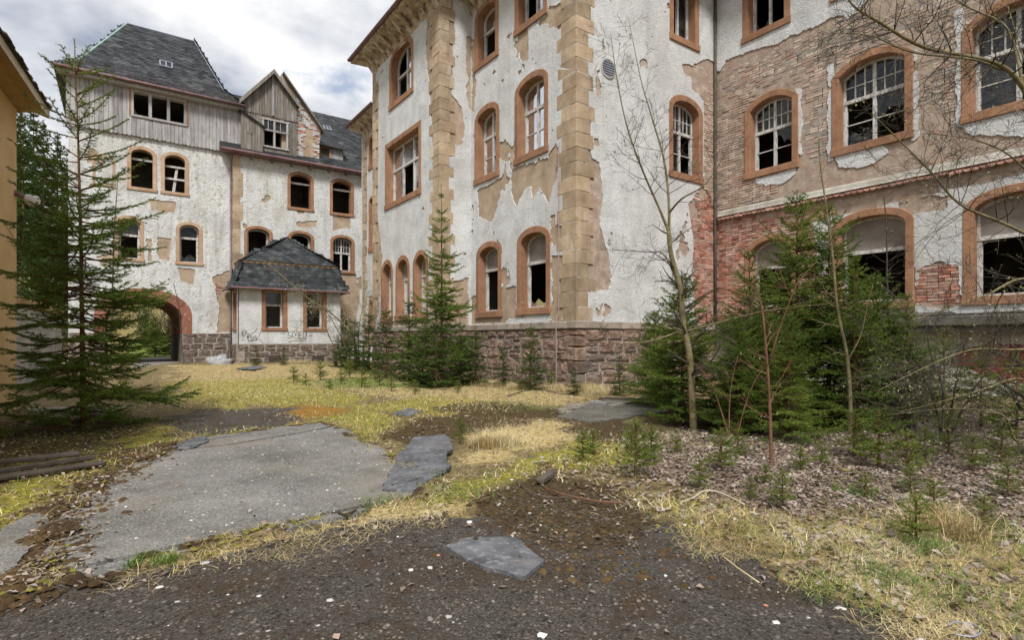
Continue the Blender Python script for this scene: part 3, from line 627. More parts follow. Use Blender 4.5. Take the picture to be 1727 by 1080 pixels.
# bay
make_window(wBAY, main, 19.85, 22.2, 10.98, 13.55, 'ell', .75, mull=1, tr=.52, lbar=0, lower=('glass', 'none'), broken=.3)
make_window(wBAY, main, 19.18, 22.66, 6.88, 9.70, 'rect', 0, mull=2, tr=.6, lbar=0, lower=('glass', 'none', 'glass'))
for a, b in ((21.82, 23.12), (20.18, 21.55), (18.57, 19.90)):
    make_window(wBAY, main, a, b, 2.14, 4.78, 'ell', .58, b=.2, mull=0, tr=.66, upper='blind_board', lower='pale')
make_window(wST, main, 25.55, 26.25, 9.6, 11.25, 'ell', .25, b=.14, mull=0, tr=.6, lower='none')
make_window(wST, main, 25.55, 26.25, 5.6, 8.3, 'ell', .25, b=.14, mull=0, tr=.6, lower='none')
make_window(wST, main, 25.55, 26.25, 2.0, 3.3, 'rect', 0, b=.14, mull=0, tr=0, lower='none')
# facade B
make_window(wB, main, 14.68, 16.22, 11.2, 13.5, 'ell', .42, mull=1, tr=0, lower=('none', 'glass'))
make_window(wB, main, 14.65, 16.43, 6.70, 9.55, 'ell', .5, mull=1, tr=.60, ubars=2, ub_rows=1, lbar=1, lower=('glass', 'none'))
# facade C
make_window(wC, main, 9.21, 10.85, 11.28, 13.66, 'rect', 0, mull=1, tr=0, lower=('none', 'shard_low'))
for a, b in ((5.95, 8.0), (3.0, 4.95)): make_window(wC, main, a, b, 11.28, 13.66, 'rect', 0, mull=1, tr=0, lower='glass')
make_window(wC, main, 8.96, 10.77, 6.70, 9.38, 'seg', .42, mull=1, tr=.58, ubars=2, ub_rows=1, lbar=1, lower=('shard', 'none'))
make_window(wC, main, 5.92, 7.99, 6.72, 9.48, 'seg', .45, mull=1, tr=.58, ubars=2, ub_rows=1, lbar=1, lower=('shard', 'shard_low'))
make_window(wC, main, 2.85, 4.90, 6.72, 9.48, 'seg', .45, mull=1, tr=.58, ubars=2, ub_rows=1, lbar=1, lower=('none', 'glass'))
make_window(wC, main, 8.98, 10.76, 2.22, 4.80, 'seg', .45, mull=0, tr=.60, upper='blind_board', lower='none')
make_window(wC, main, 5.90, 7.98, 2.22, 5.04, 'ell', .48, mull=0, tr=.60, upper='blind_board', lower='none')
make_window(wC, main, 2.75, 4.87, 2.22, 5.04, 'ell', .48, mull=0, tr=.60, upper='blind_board', lower='none')
# masonry and peeling render
base_and_render(wA, main, [wA.pp((862,284),(924,266),(930,300),(926,340),(908,312),(888,318),(872,348),(863,330)), wA.pp((806,320),(843,303),(846,330),(830,374),(808,366)), wA.pp((876,92),(893,78),(891,100),(878,103)),
    wA.pp((796,85),(803,80),(803,190),(796,190)), wA.pp((795,500),(850,486),(872,480),(872,533),(850,545),(795,548)), wA.pp((931,430),(958,430),(958,530),(940,545),(930,530)), wA.pp((930,365),(938,362),(938,385),(930,388)), wA.pp((926,262),(938,240),(944,250),(940,300),(928,330))],
    seed=1, spots=-.03, amp=.10, nscale=3.2)
base_and_render(wBS, main, [wBS.pp((745,0),(765,0),(765,90),(762,160),(778,180),(782,220),(778,245),(748,245)), wBS.pp((742,480),(788,470),(792,560),(742,560)), wBS.pp((787,60),(795,60),(795,190),(787,180))], seed=2, spots=-.05, amp=.10)
base_and_render(wBAY, main, [wBAY.pp((722,30),(742,0),(742,225),(728,205),(724,140),(719,100)), wBAY.pp((728,220),(742,220),(742,380),(734,380)), wBAY.pp((630,150),(640,140),(638,360),(646,440),(640,530),(630,530)), wBAY.pp((690,538),(740,538),(740,550),(640,552),(640,545))], seed=3, spots=-.09, amp=.06, nscale=3)
base_and_render(wST, main, [wST.pp((613,220),(620,215),(618,540),(613,540)), wST.pp((622,500),(630,500),(630,580),(620,580))], seed=4, spots=-.05, amp=.08)
base_and_render(wB, main, [wB.pp((992,265),(1010,275),(1016,330),(1011,382),(1028,440),(1028,490),(985,492),(975,400),(985,300)), wB.pp((1168,108),(1190,98),(1206,105),(1206,560),(1172,560),(1166,480),(1168,400),(1160,345),(1186,310),(1186,170),(1165,150)), wB.pp((1148,108),(1175,112),(1170,130),(1152,128)),
    wB.pp((1003,118),(1010,118),(1012,165),(1005,160)), wB.pp((1000,232),(1008,235),(1008,245),(1000,245))], base_mat='undercoat_brown', seed=5, spots=-.09, amp=.08, nscale=3.4)
keepC = [[(-3, 11.6), (-3, 14), (12, 14), (12, 11.0)] and wC.pp((1205,122),(1216,120),(1228,100),(1262,86),(1300,78),(1336,62),(1372,46),(1400,30),(1445,18),(1500,-30),(1727,-100),(1990,-300),(1990,-1500),(1205,-1500)),
         wC.pp((1418,12),(1440,2),(1445,22),(1425,36)), wC.pp((1397,108),(1408,108),(1408,272),(1397,270)), wC.pp((1405,262),(1490,244),(1500,258),(1455,285),(1415,280)), wC.pp((1275,302),(1340,283),(1344,295),(1310,314),(1280,310)),
         wC.pp((1612,20),(1623,10),(1623,205),(1612,205)), wC.pp((1615,210),(1727,180),(1727,230),(1640,225)), wC.pp((1344,150),(1352,150),(1352,260),(1344,260)), wC.pp((1540,85),(1548,80),(1548,230),(1540,235)),
         wC.pp((1372,376),(1500,345),(1727,292),(1990,230),(1990,560),(1545,530),(1543,420),(1520,370),(1405,372),(1400,410),(1400,470),(1385,480))]
base_and_render(wC, main, [wC.pp((1548,455),(1580,440),(1618,450),(1622,512),(1590,525),(1550,515)), wC.pp((1515,345),(1560,330),(1600,330),(1600,350),(1540,365),(1520,362)), wC.pp((1430,362),(1480,350),(1490,358),(1440,370))], base_mat='undercoat_brown', seed=6, keep=keepC, amp=.10, nscale=3.4)
# plinth: mortar backing, rubble stones, cap course
def plinth(w, s0, s1, bld, z0=-.35, z1=1.70, rough=.5, seed=0, cap=True, **k):
    g = G(); w.box(g, s0, s1, z0 - .2, z1 + .01, -.3, .042); pl = g.build('plinth', MT['mortar'], bld)
    stone_course(w, s0, s1, z0, z1, pl, rough, seed=seed, **k)
    if cap:
        rr = random.Random(seed); s = s0
        while s < s1 - .05:
            e = min(s + rr.uniform(.9, 1.5), s1)
            if s1 - e < .4: e = s1
            g = G(); w.box(g, s + .004, e - .004, z1, PT + .03, -.2, .115 + rr.uniform(-.008, .008), .018, .003); g.build('cap_stone', MT['cap_stone'], pl); s = e
    return pl
plinth(wA, YB + .3, YS, main, rough=1, seed=1, h=(.26, .46), wd=(.28, .75), bulge=(.03, .07)); plinth(wB, XA + .3, XC, main, rough=.6, seed=2, h=(.24, .42), wd=(.35, .9), bulge=(.035, .075)); plinth(wBAY, YS + .3, YBL, main, rough=1, seed=3, h=(.26, .46), wd=(.3, .75), bulge=(.03, .07)); plinth(wBS, XBAY + .3, XA, main, rough=.7, seed=4)
for (xc, yc, sd) in ((XA, YB, 1), (XBAY, YS, 2)):
    z = -.35; i = 0; rr = random.Random(sd)
    while z < 1.69:
        e_ = min(z + rr.uniform(.3, .46), 1.70); e_ = 1.70 if 1.70 - e_ < .15 else e_; g = G(); a, b = ((.33, .62) if i % 2 else (.62, .33)); pj = rr.uniform(.05, .09)
        g.cbox(xc - pj, xc + a - .02, yc - pj, yc + b - .02, z + .008, e_ - .008, .035, None, .02); g.build('corner_stone', MT['granite'], main); z = e_; i += 1
    g = G(); g.cbox(xc - .115, xc + .297, yc - .115, yc + .297, 1.70, PT + .03, .018); g.build('cap_stone', MT['cap_stone'], main)
# quoins
def quoins(bld, xc, yc, sx, sy, z0, z1, la=(.42, .72), lb=(.72, .42), h=.40, p=.040, wx=None):
    z = z0; i = 0
    while z < z1:
        hh = h + random.uniform(-.03, .05); e = min(z + hh, z1)
        a = la[i % 2] + random.uniform(-.06, .05); b = lb[i % 2] + random.uniform(-.06, .05)
        g = G(); pr = p + random.uniform(-.0045, .002)
        x0, x1 = (xc - pr, xc + b) if sx > 0 else (xc - b, xc + pr)
        y0, y1 = (yc - pr, yc + a) if sy > 0 else (yc - a, yc + pr)
        g.cbox(x0, x1, y0, y1, z + .004, e - .004, .008, None, .005); g.build('quoin_stone', MT['sandstone'], bld); z = e; i += 1
quoins(main, XA, YB, 1, 1, PT + .03, EV, la=(.60, .82), lb=(.66, .48), h=.42)
quoins(main, XBAY, YS, 1, 1, PT + .03, EV, la=(.55, .78), lb=(.40, .56))
quoins(main, XBAY, YBL, 1, -1, PT + .03, EV, lb=(.4, .4), la=(.35, .6)); quoins(main, XST, YSE, 1, -1, .2, 12.0, lb=(.4, .4), la=(.35, .6))
# bricks laid bare
lowpoly = wC.pp((1205,372),(1262,372),(1262,545),(1205,545)); midp = wC.pp((1205,210),(1258,160),(1258,300),(1300,310),(1300,340),(1215,352),(1205,360)); toparch = wC.pp((1215,385),(1300,372),(1400,352),(1400,400),(1345,440),(1340,395),(1262,395),(1258,440))
upr = wC.pp((1225,130),(1300,90),(1400,45),(1600,-10),(1640,20),(1400,100),(1260,160),(1215,180)); patch = wC.pp((1550,460),(1616,452),(1620,510),(1555,512)); side = wC.pp((1345,370),(1405,372),(1405,500),(1345,500)); pinkp = wC.pp((1370,130),(1400,110),(1400,260),(1355,260)); farp = wC.pp((1560,60),(1620,60),(1620,200),(1560,180))
def inC(polys, thr, seed, nsc=2.2):
    def f(s, z):
        d = np.full(s.shape, 9.)
        for p in polys: d = np.minimum(d, sdpoly(s, z, p))
        return (d + (fbm(s * nsc, z * nsc * 1.6, 4, seed) - .5) * 1.1) < thr
    return f
allb = brick_positions(wC, -2.5, YB, PT, 5.45, inC([lowpoly, toparch, patch, side], .12, 5), 1) + brick_positions(wC, -2.5, YB, 5.9, 11.6, inC([midp], .15, 6), 2)
pale = brick_positions(wC, -2.5, YB, 5.9, 12.0, inC([upr, pinkp, farp], .02, 9, 3.0), 3)
lowB = wB.pp((1172,335),(1206,330),(1206,548),(1168,548)); midB = wB.pp((1188,150),(1206,145),(1206,335),(1186,320))
bB = brick_positions(wB, XA, XC, PT, 12, inC([lowB], .1, 12), 4); bBp = brick_positions(wB, XA, XC, 6, 12, inC([midB], .06, 13), 5)
def lay(w, lst, mt, n_single, bld, proud=.018):
    lst = sorted(lst, key=lambda b: -((b[1] - b[0]) * 100 / max(1, math.hypot(*w.P(b[0], 0)[:2]))))
    g, gm = G(), G()
    for k, (a, b, c, d) in enumerate(lst):
        pr = proud + random.uniform(-.008, .012)
        if k < n_single:
            h = G(); w.box(h, a, b, c, d, -.03, pr, .006, .002); h.build('brick', MT[mt], bld)
        else: w.box(g, a, b, c, d, -.02, pr)
        gm.poly([w.P(a - .02, c - .02, .003 + (k % 5) * .0006), w.P(b + .02, c - .02, .003 + (k % 5) * .0006), w.P(b + .02, d + .02, .003 + (k % 5) * .0006), w.P(a - .02, d + .02, .003 + (k % 5) * .0006)])
    if gm.v: stuff(gm.build('mortar_bed', MT['mortar'], bld))
    if g.v: stuff(g.build('brickwork', MT[mt], bld))
lay(wC, [b for b in allb if b[2] < 5.5], 'brick_red', 150, main); lay(wC, [b for b in allb if b[2] >= 5.5], 'brick_pale', 40, main); lay(wC, pale, 'brick_pale', 0, main, .006); lay(wB, bB, 'brick_red', 40, main); lay(wB, bBp, 'brick_pale', 10, main)
# basement wall below the ledge on facade C
wCb = Wall('X', XC + .06, -3, YB, -.6, 1.75)
bp_ = wCb.pp((1600,612),(1612,590),(1660,582),(1760,572),(1990,560),(1990,640),(1727,648),(1690,642),(1650,632),(1610,620))
s, z, S, Z = wCb.grid(.3); wCb.sheet('wall', np.ones_like(S), s, z, 0, 'mortar', main)
s, z, S, Z = wCb.grid(.04); f = sdpoly(S, Z, bp_) + (fbm(S * 3, Z * 3, 4, 3) - .5) * .25
wCb.sheet('render_coat', f, s, z, .04, 'skirt_render', main, 0)
def inP(s, z): return sdpoly(s, z, bp_) < .06
for (a, b, c, d) in brick_positions(wCb, -1.5, 8, -.3, 1.7, inP, 8, .26, .085):
    h = G(); wCb.box(h, a, b, c, d, -.03, .018 + random.uniform(-.008, .01), .006, .002); h.build('brick', MT['brick_dark'], main)
g = G(); wC.box(g, -3, YB - .3, 1.72, 1.98, -.1, .42, .03); g.box(XC - .30, XC - .02, -3, YB - .6, 1.56, 1.73); lg = g.build('ledge', MT['ledge_concrete'], main)
rr = random.Random(4); s_ = 2.2
while s_ < 11:
    g = G(); e_ = s_ + rr.uniform(.5, .9); wC.box(g, s_, e_ - .02, 1.982, 2.03 + rr.uniform(0, .05), -.02, .40 + rr.uniform(-.1, .05), .015, .01); g.build('slab_stone', MT['ledge_concrete'], lg); s_ = e_ + (.3 if rr.random() < .25 else 0)
# string course with its row of tiles
g = G(); g.v = []; prof = [(5.86, .0), (5.86, .035), (5.80, .075), (5.70, .10), (5.64, .15), (5.62, .0)]
for (za_, da), (zb_, db) in zip(prof[:-1], prof[1:]): g.poly([wC.P(-3, za_, da), wC.P(11.75, za_, da), wC.P(11.75, zb_, db), wC.P(-3, zb_, db)])
g.poly([wC.P(11.75, a, b) for a, b in prof]); sc_ = g.build('string_course', MT['skirt_render'], main)
s_ = 11.7; rr = random.Random(9)
while s_ > 1.0:
    g = G(); w_ = .155
    if rr.random() > .03:
        z_ = 5.51 + rr.uniform(-.015, .012); dd = .17 + rr.uniform(-.01, .015); pts = []
        for u, v_ in ((0, .10), (.03, .03), (.25, .005), (.5, -.004), (.75, .005), (.97, .03), (1, .10)): pts.append((s_ - w_ * u + (.004 if u < .5 else -.0), z_ + v_))
        top = [(s_ - .15, 5.68), (s_, 5.68)]
        g.poly([wC.P(a, b, dd - .12 * (b > 5.66)) for a, b in pts + top]); 
        for (a, b), (c, d) in zip(pts[:-1], pts[1:]): g.poly([wC.P(a, b, dd), wC.P(c, d, dd), wC.P(c, d, dd - .05), wC.P(a, b, dd - .05)])
        g.poly([wC.P(a, b, dd - .05) for a, b in pts]); g.build('tile', MT['old_tile'], sc_)
    s_ -= .16
# round louvred vent on facade B
vc = wB.px(1024, 116); g = G(); K = 24
for r0, r1, d0, d1 in ((.30, .30, .02, .06), (.30, .255, .06, .06), (.255, .255, .06, -.05)):
    for i in range(K):
        a, b = 2*math.pi*i/K, 2*math.pi*(i+1)/K; q = lambda th, r, d: wB.P(vc[0] + r*math.cos(th), vc[1] + r*math.sin(th), d)
        g.poly([q(a, r0, d0), q(b, r0, d0), q(b, r1, d1), q(a, r1, d1)])
vt = g.build('wall_vent', MT['block_grey'], main)
g = G(); g.poly([wB.P(vc[0] + .26*math.cos(2*math.pi*i/K), vc[1] + .26*math.sin(2*math.pi*i/K), .036) for i in range(K)]); g.build('vent_back', MT['gutter_metal'], vt)
for i in range(7):
    zz = -.21 + .07 * i; hw = math.sqrt(.255**2 - zz*zz) - .005; g = G()
    g.poly([wB.P(vc[0]-hw, vc[1]+zz-.03, .064), wB.P(vc[0]+hw, vc[1]+zz-.03, .064), wB.P(vc[0]+hw, vc[1]+zz+.022, .040), wB.P(vc[0]-hw, vc[1]+zz+.022, .040)]); g.build('slat', MT['grey_metal'], vt)
# downpipes / conduits
g = G(); g.tube([(XC - .09, YB - .09, z) for z in (2, 5, 9, 13.6)], .05, 8); g.build('downpipe', MT['twig_grey'], main, True)
q = wA.px(945, 560); g = G(); g.tube([wA.P(q[0], z, .16) for z in (.0, .9, 1.6, 2.0)] + [wA.P(q[0], z, .06) for z in (2.1, 4.5, 7.2)], .013, 6); g.build('cable', MT['pink_pipe'], main)
q = wBAY.px(629, 300); g = G(); g.tube([(XST + .1, YBL + .18, z) for z in (1, 6, 12, 13.6)], .035, 6); g.build('downpipe', MT['pipe_metal'], main, True)
# eaves: soffit, brackets, gutter, roof
def eave(w, s0, s1, zt, ov, bld, br=.75, gut=True, ends=(0, 0)):
    g = G(); a, b = s0 - ends[0] * ov, s1 + ends[1] * ov
    for q in ([(s0, zt - .75, .0), (s1, zt - .75, .0), (s1, zt - .45, .14), (s0, zt - .45, .14)], [(s0, zt - .45, .14), (s1, zt - .45, .14), (s1, zt - .30, .18), (s0, zt - .30, .18)], [(s0, zt - .30, .18), (s1, zt - .30, .18), (b, zt - .12, ov), (a, zt - .12, ov)], [(a, zt - .12, ov), (b, zt - .12, ov), (b, zt, ov), (a, zt, ov)], [(a, zt, ov), (b, zt, ov), (s1, zt + .02, 0), (s0, zt + .02, 0)]): g.poly([w.P(*p) for p in q])
    if ends[1]: g.poly([w.P(*p) for p in ((s1, zt - .75, 0), (s1, zt - .45, .14), (s1, zt - .3, .18), (b, zt - .12, ov), (b, zt, ov), (b, zt, 0))])
    sf = g.build('soffit', MT['soffit'], bld); s = s0 + .3
    while s < s1:
        g = G(); p0 = [(-.07, zt - .62, .05), (-.07, zt - .42, ov * .45), (-.07, zt - .2, ov * .8), (-.07, zt - .14, ov * .8), (-.07, zt - .3, .1)]
        A = [w.P(s + x, z, d) for x, z, d in p0]; B = [w.P(s - x, z, d) for x, z, d in p0]; g.poly(A); g.poly(B[::-1])
        for i in range(5): g.poly([A[i], A[(i+1) % 5], B[(i+1) % 5], B[i]])
        g.build('bracket', MT['soffit'], sf); s += br
    if gut:
        g = G(); K = 7
        for i in range(K):
            t0, t1 = math.pi * (1 + i / K), math.pi * (1 + (i + 1) / K); f = lambda t: (zt + .02 + .085 * math.sin(t), ov + .07 + .085 * math.cos(t))
            (z0, d0), (z1, d1) = f(t0), f(t1); g.poly([w.P(a - .02, z0, d0), w.P(b + .02, z0, d0), w.P(b + .02, z1, d1), w.P(a - .02, z1, d1)])
        g.poly([w.P(b + .02, *( (zt + .02 + .085 * math.sin(math.pi * (1 + i / K)), ov + .07 + .085 * math.cos(math.pi * (1 + i / K))) )) for i in range(K + 1)])
        g.build('gutter', MT['gutter_metal'], bld, True)
    return sf
eave(wBAY, YS, YBL, 14.0, .78, main, .62, True, (1, 1)); eave(wA, YB, YS, 14.0, .78, main, .62, True, (1, 0)); eave(wB, XA, XC, 14.0, .78, main, .62, True, (1, 0)); eave(wC, -3, YB, 14.0, .78, main, .62, True); eave(wST, YBL, YSE, 12.05, .6, main, .6, True, (0, 1))
g = G(); g.poly([(XBAY - .8, YS - .8, 14.02), (XBAY - .8, YBL + .8, 14.02), (14.5, 20.5, 19.5)]); g.poly([(XBAY - .8, YBL + .8, 14.02), (28, YBL + .8, 14.02), (23, 20.5, 19.5), (14.5, 20.5, 19.5)])
g.poly([(XBAY - .8, YS - .8, 14.02), (14.5, 20.5, 19.5), (23, 20.5, 19.5), (23, 4, 19.5), (XC - .9, 4, 14.03), (XC - .9, YB - .8, 14.03), (XA - .8, YB - .8, 14.03), (XA - .8, YS - .8, 14.03)])
g.poly([(XC - .9, 4, 14.03), (23, 4, 19.5), (23, -3, 19.5), (XC - .9, -3, 14.03)]); g.poly([(28, YBL + .8, 14.02), (28, -3, 14.02), (23, -3, 19.5), (23, 20.5, 19.5)])
g.box(XA, 27, YB, YBL, 13.7, 13.9); g.box(XC, 27, -3, YB, 13.7, 13.9); g.box(XBAY, XA, YS, YBL, 13.7, 13.9)
g.build('roof', MT['slate'], main)
g = G(); g.poly([(XST - .6, YBL, 12.1), (XST - .6, YSE + .6, 12.1), (13, YSE + .6, 15), (13, YBL, 15)]); g.poly([(XST - .6, YSE + .6, 12.1), (13, YSE + .6, 15), (13, YSE + .6, 12.1)]); g.build('roof', MT['slate'], main)
# inside: floors, partitions, outer shell (back of the building)
g = G()
for zf_ in (1.55, 6.0, 10.4):
    g.box(XA + .1, 27, YB + .1, YSE, zf_, zf_ + .25); g.box(XC + .1, 27, -3, YB + .1, zf_, zf_ + .25); g.box(XBAY + .1, XA + .1, YS + .1, YBL, zf_, zf_ + .25)
g.build('floor_slab', MT['interior'], main)
g = G(); g.box(14.6, 14.75, YB + .1, YSE, -.3, 13.7); g.box(14.75, 22, 16.2, 16.35, -.3, 13.7); g.box(21.6, 21.75, -3, 16.2, -.3, 13.7); g.box(XBAY + .3, 14.6, YS + .01, YS + .13, -.3, 13.7)
for y in (1.6, 5.4, 8.5): g.box(XC + .4, 21.6, y, y + .14, -.3, 13.7)
g.build('partition', MT['interior'], main)
g = G(); g.box(27, 27.4, -3, YSE, -.5, 13.9); g.box(XC, 27, -3.4, -3, -.5, 13.9); g.box(XST + .02, 27, YSE - .02, YSE + .3, -.5, 12.05); g.box(12.8, 27, YSE - .02, YSE + .3, 12.05, 13.9); g.box(XBAY + .02, XST + .4, YBL - .02, YBL + .02, -.3, 13.8); g.box(XST, 12.8, YBL - .01, YBL + .05, 12.0, 13.8); g.build('rear_wall', MT['render_old'], main)

# ------------------------------------------------------------------ gatehouse tower
def piece(me, name, mat, parent, M):
    o = bpy.data.objects.new(name, me); COL.objects.link(o); o.parent = parent; ORG[o.name] = origin(parent)
    o.matrix_local = Matrix.Translation(-Vector(origin(parent))) @ M
    return o
def slate_mesh(w, h, mt='slate'):
    g = G(); ol = [(-.5, 1), (.5, 1), (.5, .2), (.36, .06), (.14, 0), (-.14, 0), (-.36, .06), (-.5, .2)]
    f = lambda x, y: .006 + .022 * (1 - y)
    A = [(x * w, y * h, f(x, y)) for x, y in ol]; B = [(x * w, y * h, f(x, y) - .012) for x, y in ol]
    g.poly(A[::-1])
    for i in range(1, 7): g.poly([A[i], A[i+1], B[i+1], B[i]])
    me = bpy.data.meshes.new('slate'); me.from_pydata(g.v, [], g.f); me.update(); me.materials.append(MT[mt]); return me
def slates(poly3, parent, w, row, single, seed=0, skip=.01, holes=()):
    """poly3: planar roof face, first edge is the eave"""
    P = [Vector(p) for p in poly3]; ex = (P[1] - P[0]).normalized(); n = ex.cross(P[2] - P[0]).normalized()
    if n.z < 0: n = -n
    up = n.cross(ex); up = -up if up.z < 0 else up
    ex = up.cross(n)
    pl = [((p - P[0]).dot(ex), (p - P[0]).dot(up)) for p in P]; x0, x1 = min(p[0] for p in pl), max(p[0] for p in pl); y1 = max(p[1] for p in pl)
    me = slate_mesh(w * .985, row * 1.75); rr = random.Random(seed); V = []; Fs = []
    tv = np.array([v.co[:] for v in me.vertices]); tf = [tuple(p.vertices) for p in me.polygons]; g = G()
    j = 0; y = -.03
    while y < y1 - row * .6:
        x = x0 + (w / 2 if j % 2 else 0); 
        while x < x1 + w:
            cx, cy = np.array([x]), np.array([min(y + row * .6, y1 - .02)])
            if sdpoly(cx, cy, pl)[0] < w * .22 and rr.random() > skip and not any(sdpoly(cx, cy, h)[0] < 0 for h in holes):
                q = P[0] + ex * x + up * y; a = rr.gauss(0, .02)
                e2 = ex * math.cos(a) + up * math.sin(a); u2 = up * math.cos(a) - ex * math.sin(a)
                Mx = Matrix(((e2.x, u2.x, n.x, q.x), (e2.y, u2.y, n.y, q.y), (e2.z, u2.z, n.z, q.z + rr.uniform(0, .008)), (0, 0, 0, 1)))
                if single: piece(me, 'slate', None, parent, Mx)
                else:
                    b0 = len(g.v); m3 = np.array(Mx); vv = tv @ m3[:3, :3].T + m3[:3, 3]; g.v += [tuple(v) for v in vv]; g.f += [tuple(b0 + i for i in f) for f in tf]
            x += w
        y += row; j += 1
    if not single: stuff(g.build('slates', MT['slate'], parent))
YD, YD2, ZG = 32.0, 31.7, .15
gate = thing('gatehouse', 'white rendered gatehouse with an arched gateway, grey timber upper storey and steep slate roof', 'building', (1.6, YD, ZG))
wD = Wall('Y', YD, -1.85, 5.05, ZG - .3, 13.45)
make_window(wD, gate, .32, 1.52, 8.48, 10.62, 'ell', .40, b=.17, sur='surround_pale', frame=False, sillw=.15)
make_window(wD, gate, 1.67, 2.87, 8.48, 10.60, 'ell', .40, b=.17, sur='surround_pale', frame=False, sillw=.15)
make_window(wD, gate, -.18, 1.0, 5.08, 7.25, 'ell', .40, b=.17, sur='surround_pale', mull=0, tr=.6, sillw=.14, lower='none')
make_window(wD, gate, 2.29, 3.47, 5.08, 7.25, 'ell', .40, b=.17, sur='surround_pale', mull=0, tr=.66, sillw=.14, lower='shard_low')
g = G(); wD.box(g, .45, 1.38, 9.98, 10.08, -.3, -.22); g.build('rail', MT['frame_paint'], gate)
for b_ in ((1.82, 2.72, 9.88, 9.97), (1.82, 2.72, 9.28, 9.37)):
    g = G(); wD.box(g, *b_, -.3, -.22); g.build('rail', MT['frame_paint'], gate)
g = G(); g.cbox(-.06, .06, -.04, .04, -.72, .6, .01, Matrix.Translation((2.3, YD + .34, 9.3)) @ Matrix.Rotation(R(7), 4, 'Y')); g.build('rail', MT['frame_paint'], gate)
# blind niche
no = outline(-.98, -.14, 8.55, 9.95, .3, 'ell'); ni = outline(-.88, -.24, 8.67, 9.85, .24, 'ell'); g = G()
for A, da, B, db in ((no, .02, no, .055), (no, .055, ni, .055), (ni, .055, ni, .034)):
    for i in range(len(no) - 1): g.poly([wD.P(*A[i], da), wD.P(*A[i+1], da), wD.P(*B[i+1], db), wD.P(*B[i], db)])
wD.box(g, -1.02, -.1, 8.47, 8.55, 0, .07); g.build('blind_niche', MT['surround_pale'], gate)
# gateway
go = outline(-.92, 2.99, 1.66, 3.82, 1.25, 'ell', 24); gi = outline(-.52, 2.57, 1.66, 3.44, 1.08, 'ell', 24)
wD.holes.append([(-.7, -1), (2.75, -1)] + outline(-.7, 2.75, 1.66, 3.6, 1.15, 'ell', 24)[1:-1][::1])
g = G()
for A, da, B, db in ((go, 0, go, .05), (go, .05, gi, .05), (gi, .05, gi, -7.4)):
    for i in range(len(go) - 1): g.poly([wD.P(*A[i], da), wD.P(*A[i+1], da), wD.P(*B[i+1], db), wD.P(*B[i], db)])
g.build('gate_arch', MT['gate_paint'], gate)
for (a, b) in ((2.57, 5.05), (-1.85, -.52)):
    pl = plinth(wD, a, b, gate, ZG - .3, 1.68, .8, 21, False, wd=(.3, .7), bulge=(.02, .05), mt='granite_grey')
g = G()
for a, b in ((2.57, 2.9), (-.85, -.52)): g.box(a, b, YD + .25, YD + 7.4, ZG - .3, 1.67)
g.build('passage_wall', MT['rubble_plinth'], gate)
# timber storey: boards with rounded feet, three-light window
trp = (.50, 2.72, 11.98, 13.12); wD.holes.append([(.55, 12.02), (2.67, 12.02), (2.67, 13.08), (.55, 13.08)])
base_and_render(wD, gate, [wD.pp((262,398),(288,402),(286,440),(268,438)), wD.pp((248,405),(256,405),(256,440),(250,440)), wD.pp((358,468),(388,455),(392,560),(366,562),(370,520)), wD.pp((250,335),(300,340),(295,360),(255,355)), wD.pp((300,450),(330,455),(325,480),(305,475))], coat='render_old', cell=.07, seed=8, spots=-.12, amp=.10, nscale=3.2, wallcell=.12)
lay(wD, brick_positions(wD, 3.9, 5, 2.5, 4.2, inC([wD.pp((353,483),(373,481),(374,497),(355,499))], .03, 3), 6), 'brick_red', 30, gate)
def boards(w, s0, s1, zb, ztf, bld, bw, d0, mt, rounded=True, holes=(), seed=0, lab=None, th=.028, name='board'):
    rr = random.Random(seed); s = s0
    while s < s1 - .03:
        e = min(s + bw * rr.uniform(.9, 1.12), s1); c = (s + e) / 2; segs = [(zb, ztf(c))]
        for (a, b, z0, z1) in holes:
            if a - .02 < c < b + .02: segs = [q for (u, v) in segs for q in (((u, min(v, z0)), (max(u, z1), v)) if u < z1 and v > z0 else ((u, v),)) if q[1] - q[0] > .05]
        dd = d0 + rr.uniform(-.006, .01)
        for k, (u, v) in enumerate(segs):
            lo = u + (rr.uniform(-.02, .02) if u == zb else 0); a, b = s + .006, e - .006; r = (b - a) / 2
            if rounded and u == zb: bot = [(c + r * math.cos(t), lo - r * .8 * math.sin(t)) for t in np.linspace(math.pi, 0, 7)]
            else: bot = [(a, lo), (b, lo)]
            zt0, zt1 = (ztf(a), ztf(b)) if v == ztf(c) else (v, v)
            ol = bot + [(b, max(zt1, lo + .02)), (a, max(zt0, lo + .02))]; g = G(); tl = rr.uniform(-.004, .004)
            A = [w.P(x, z, dd + (tl if x > c else -tl)) for x, z in ol]; B = [w.P(x, z, dd - th) for x, z in ol]; g.poly(A)
            for i in range(len(ol)): g.poly([A[i], A[(i+1) % len(ol)], B[(i+1) % len(ol)], B[i]])
            g.build(name, MT[mt], bld)
        s = e
g = G(); g.box(-1.92, 5.18, YD - .14, YD - .01, 11.1, 11.55); g.box(-1.92, 5.18, YD - .14, YD - .01, 13.3, 13.42); sdg = g.build('siding', MT['dark_wood'], gate)
boards(wD, -1.93, 5.2, 11.06, lambda s: 13.42, sdg, .168, .17, 'weathered_wood', True, (trp,), 3)
g = G()
for a, b in ((.48, .58), (1.17, 1.30), (1.92, 2.05), (2.64, 2.74)): wD.box(g, a, b, 11.98, 13.14, -.05, .19)
wD.box(g, .46, 2.76, 11.92, 12.02, -.05, .23); wD.box(g, .46, 2.76, 13.10, 13.2, -.05, .21); tw = g.build('timber_window', MT['weathered_wood'], gate)
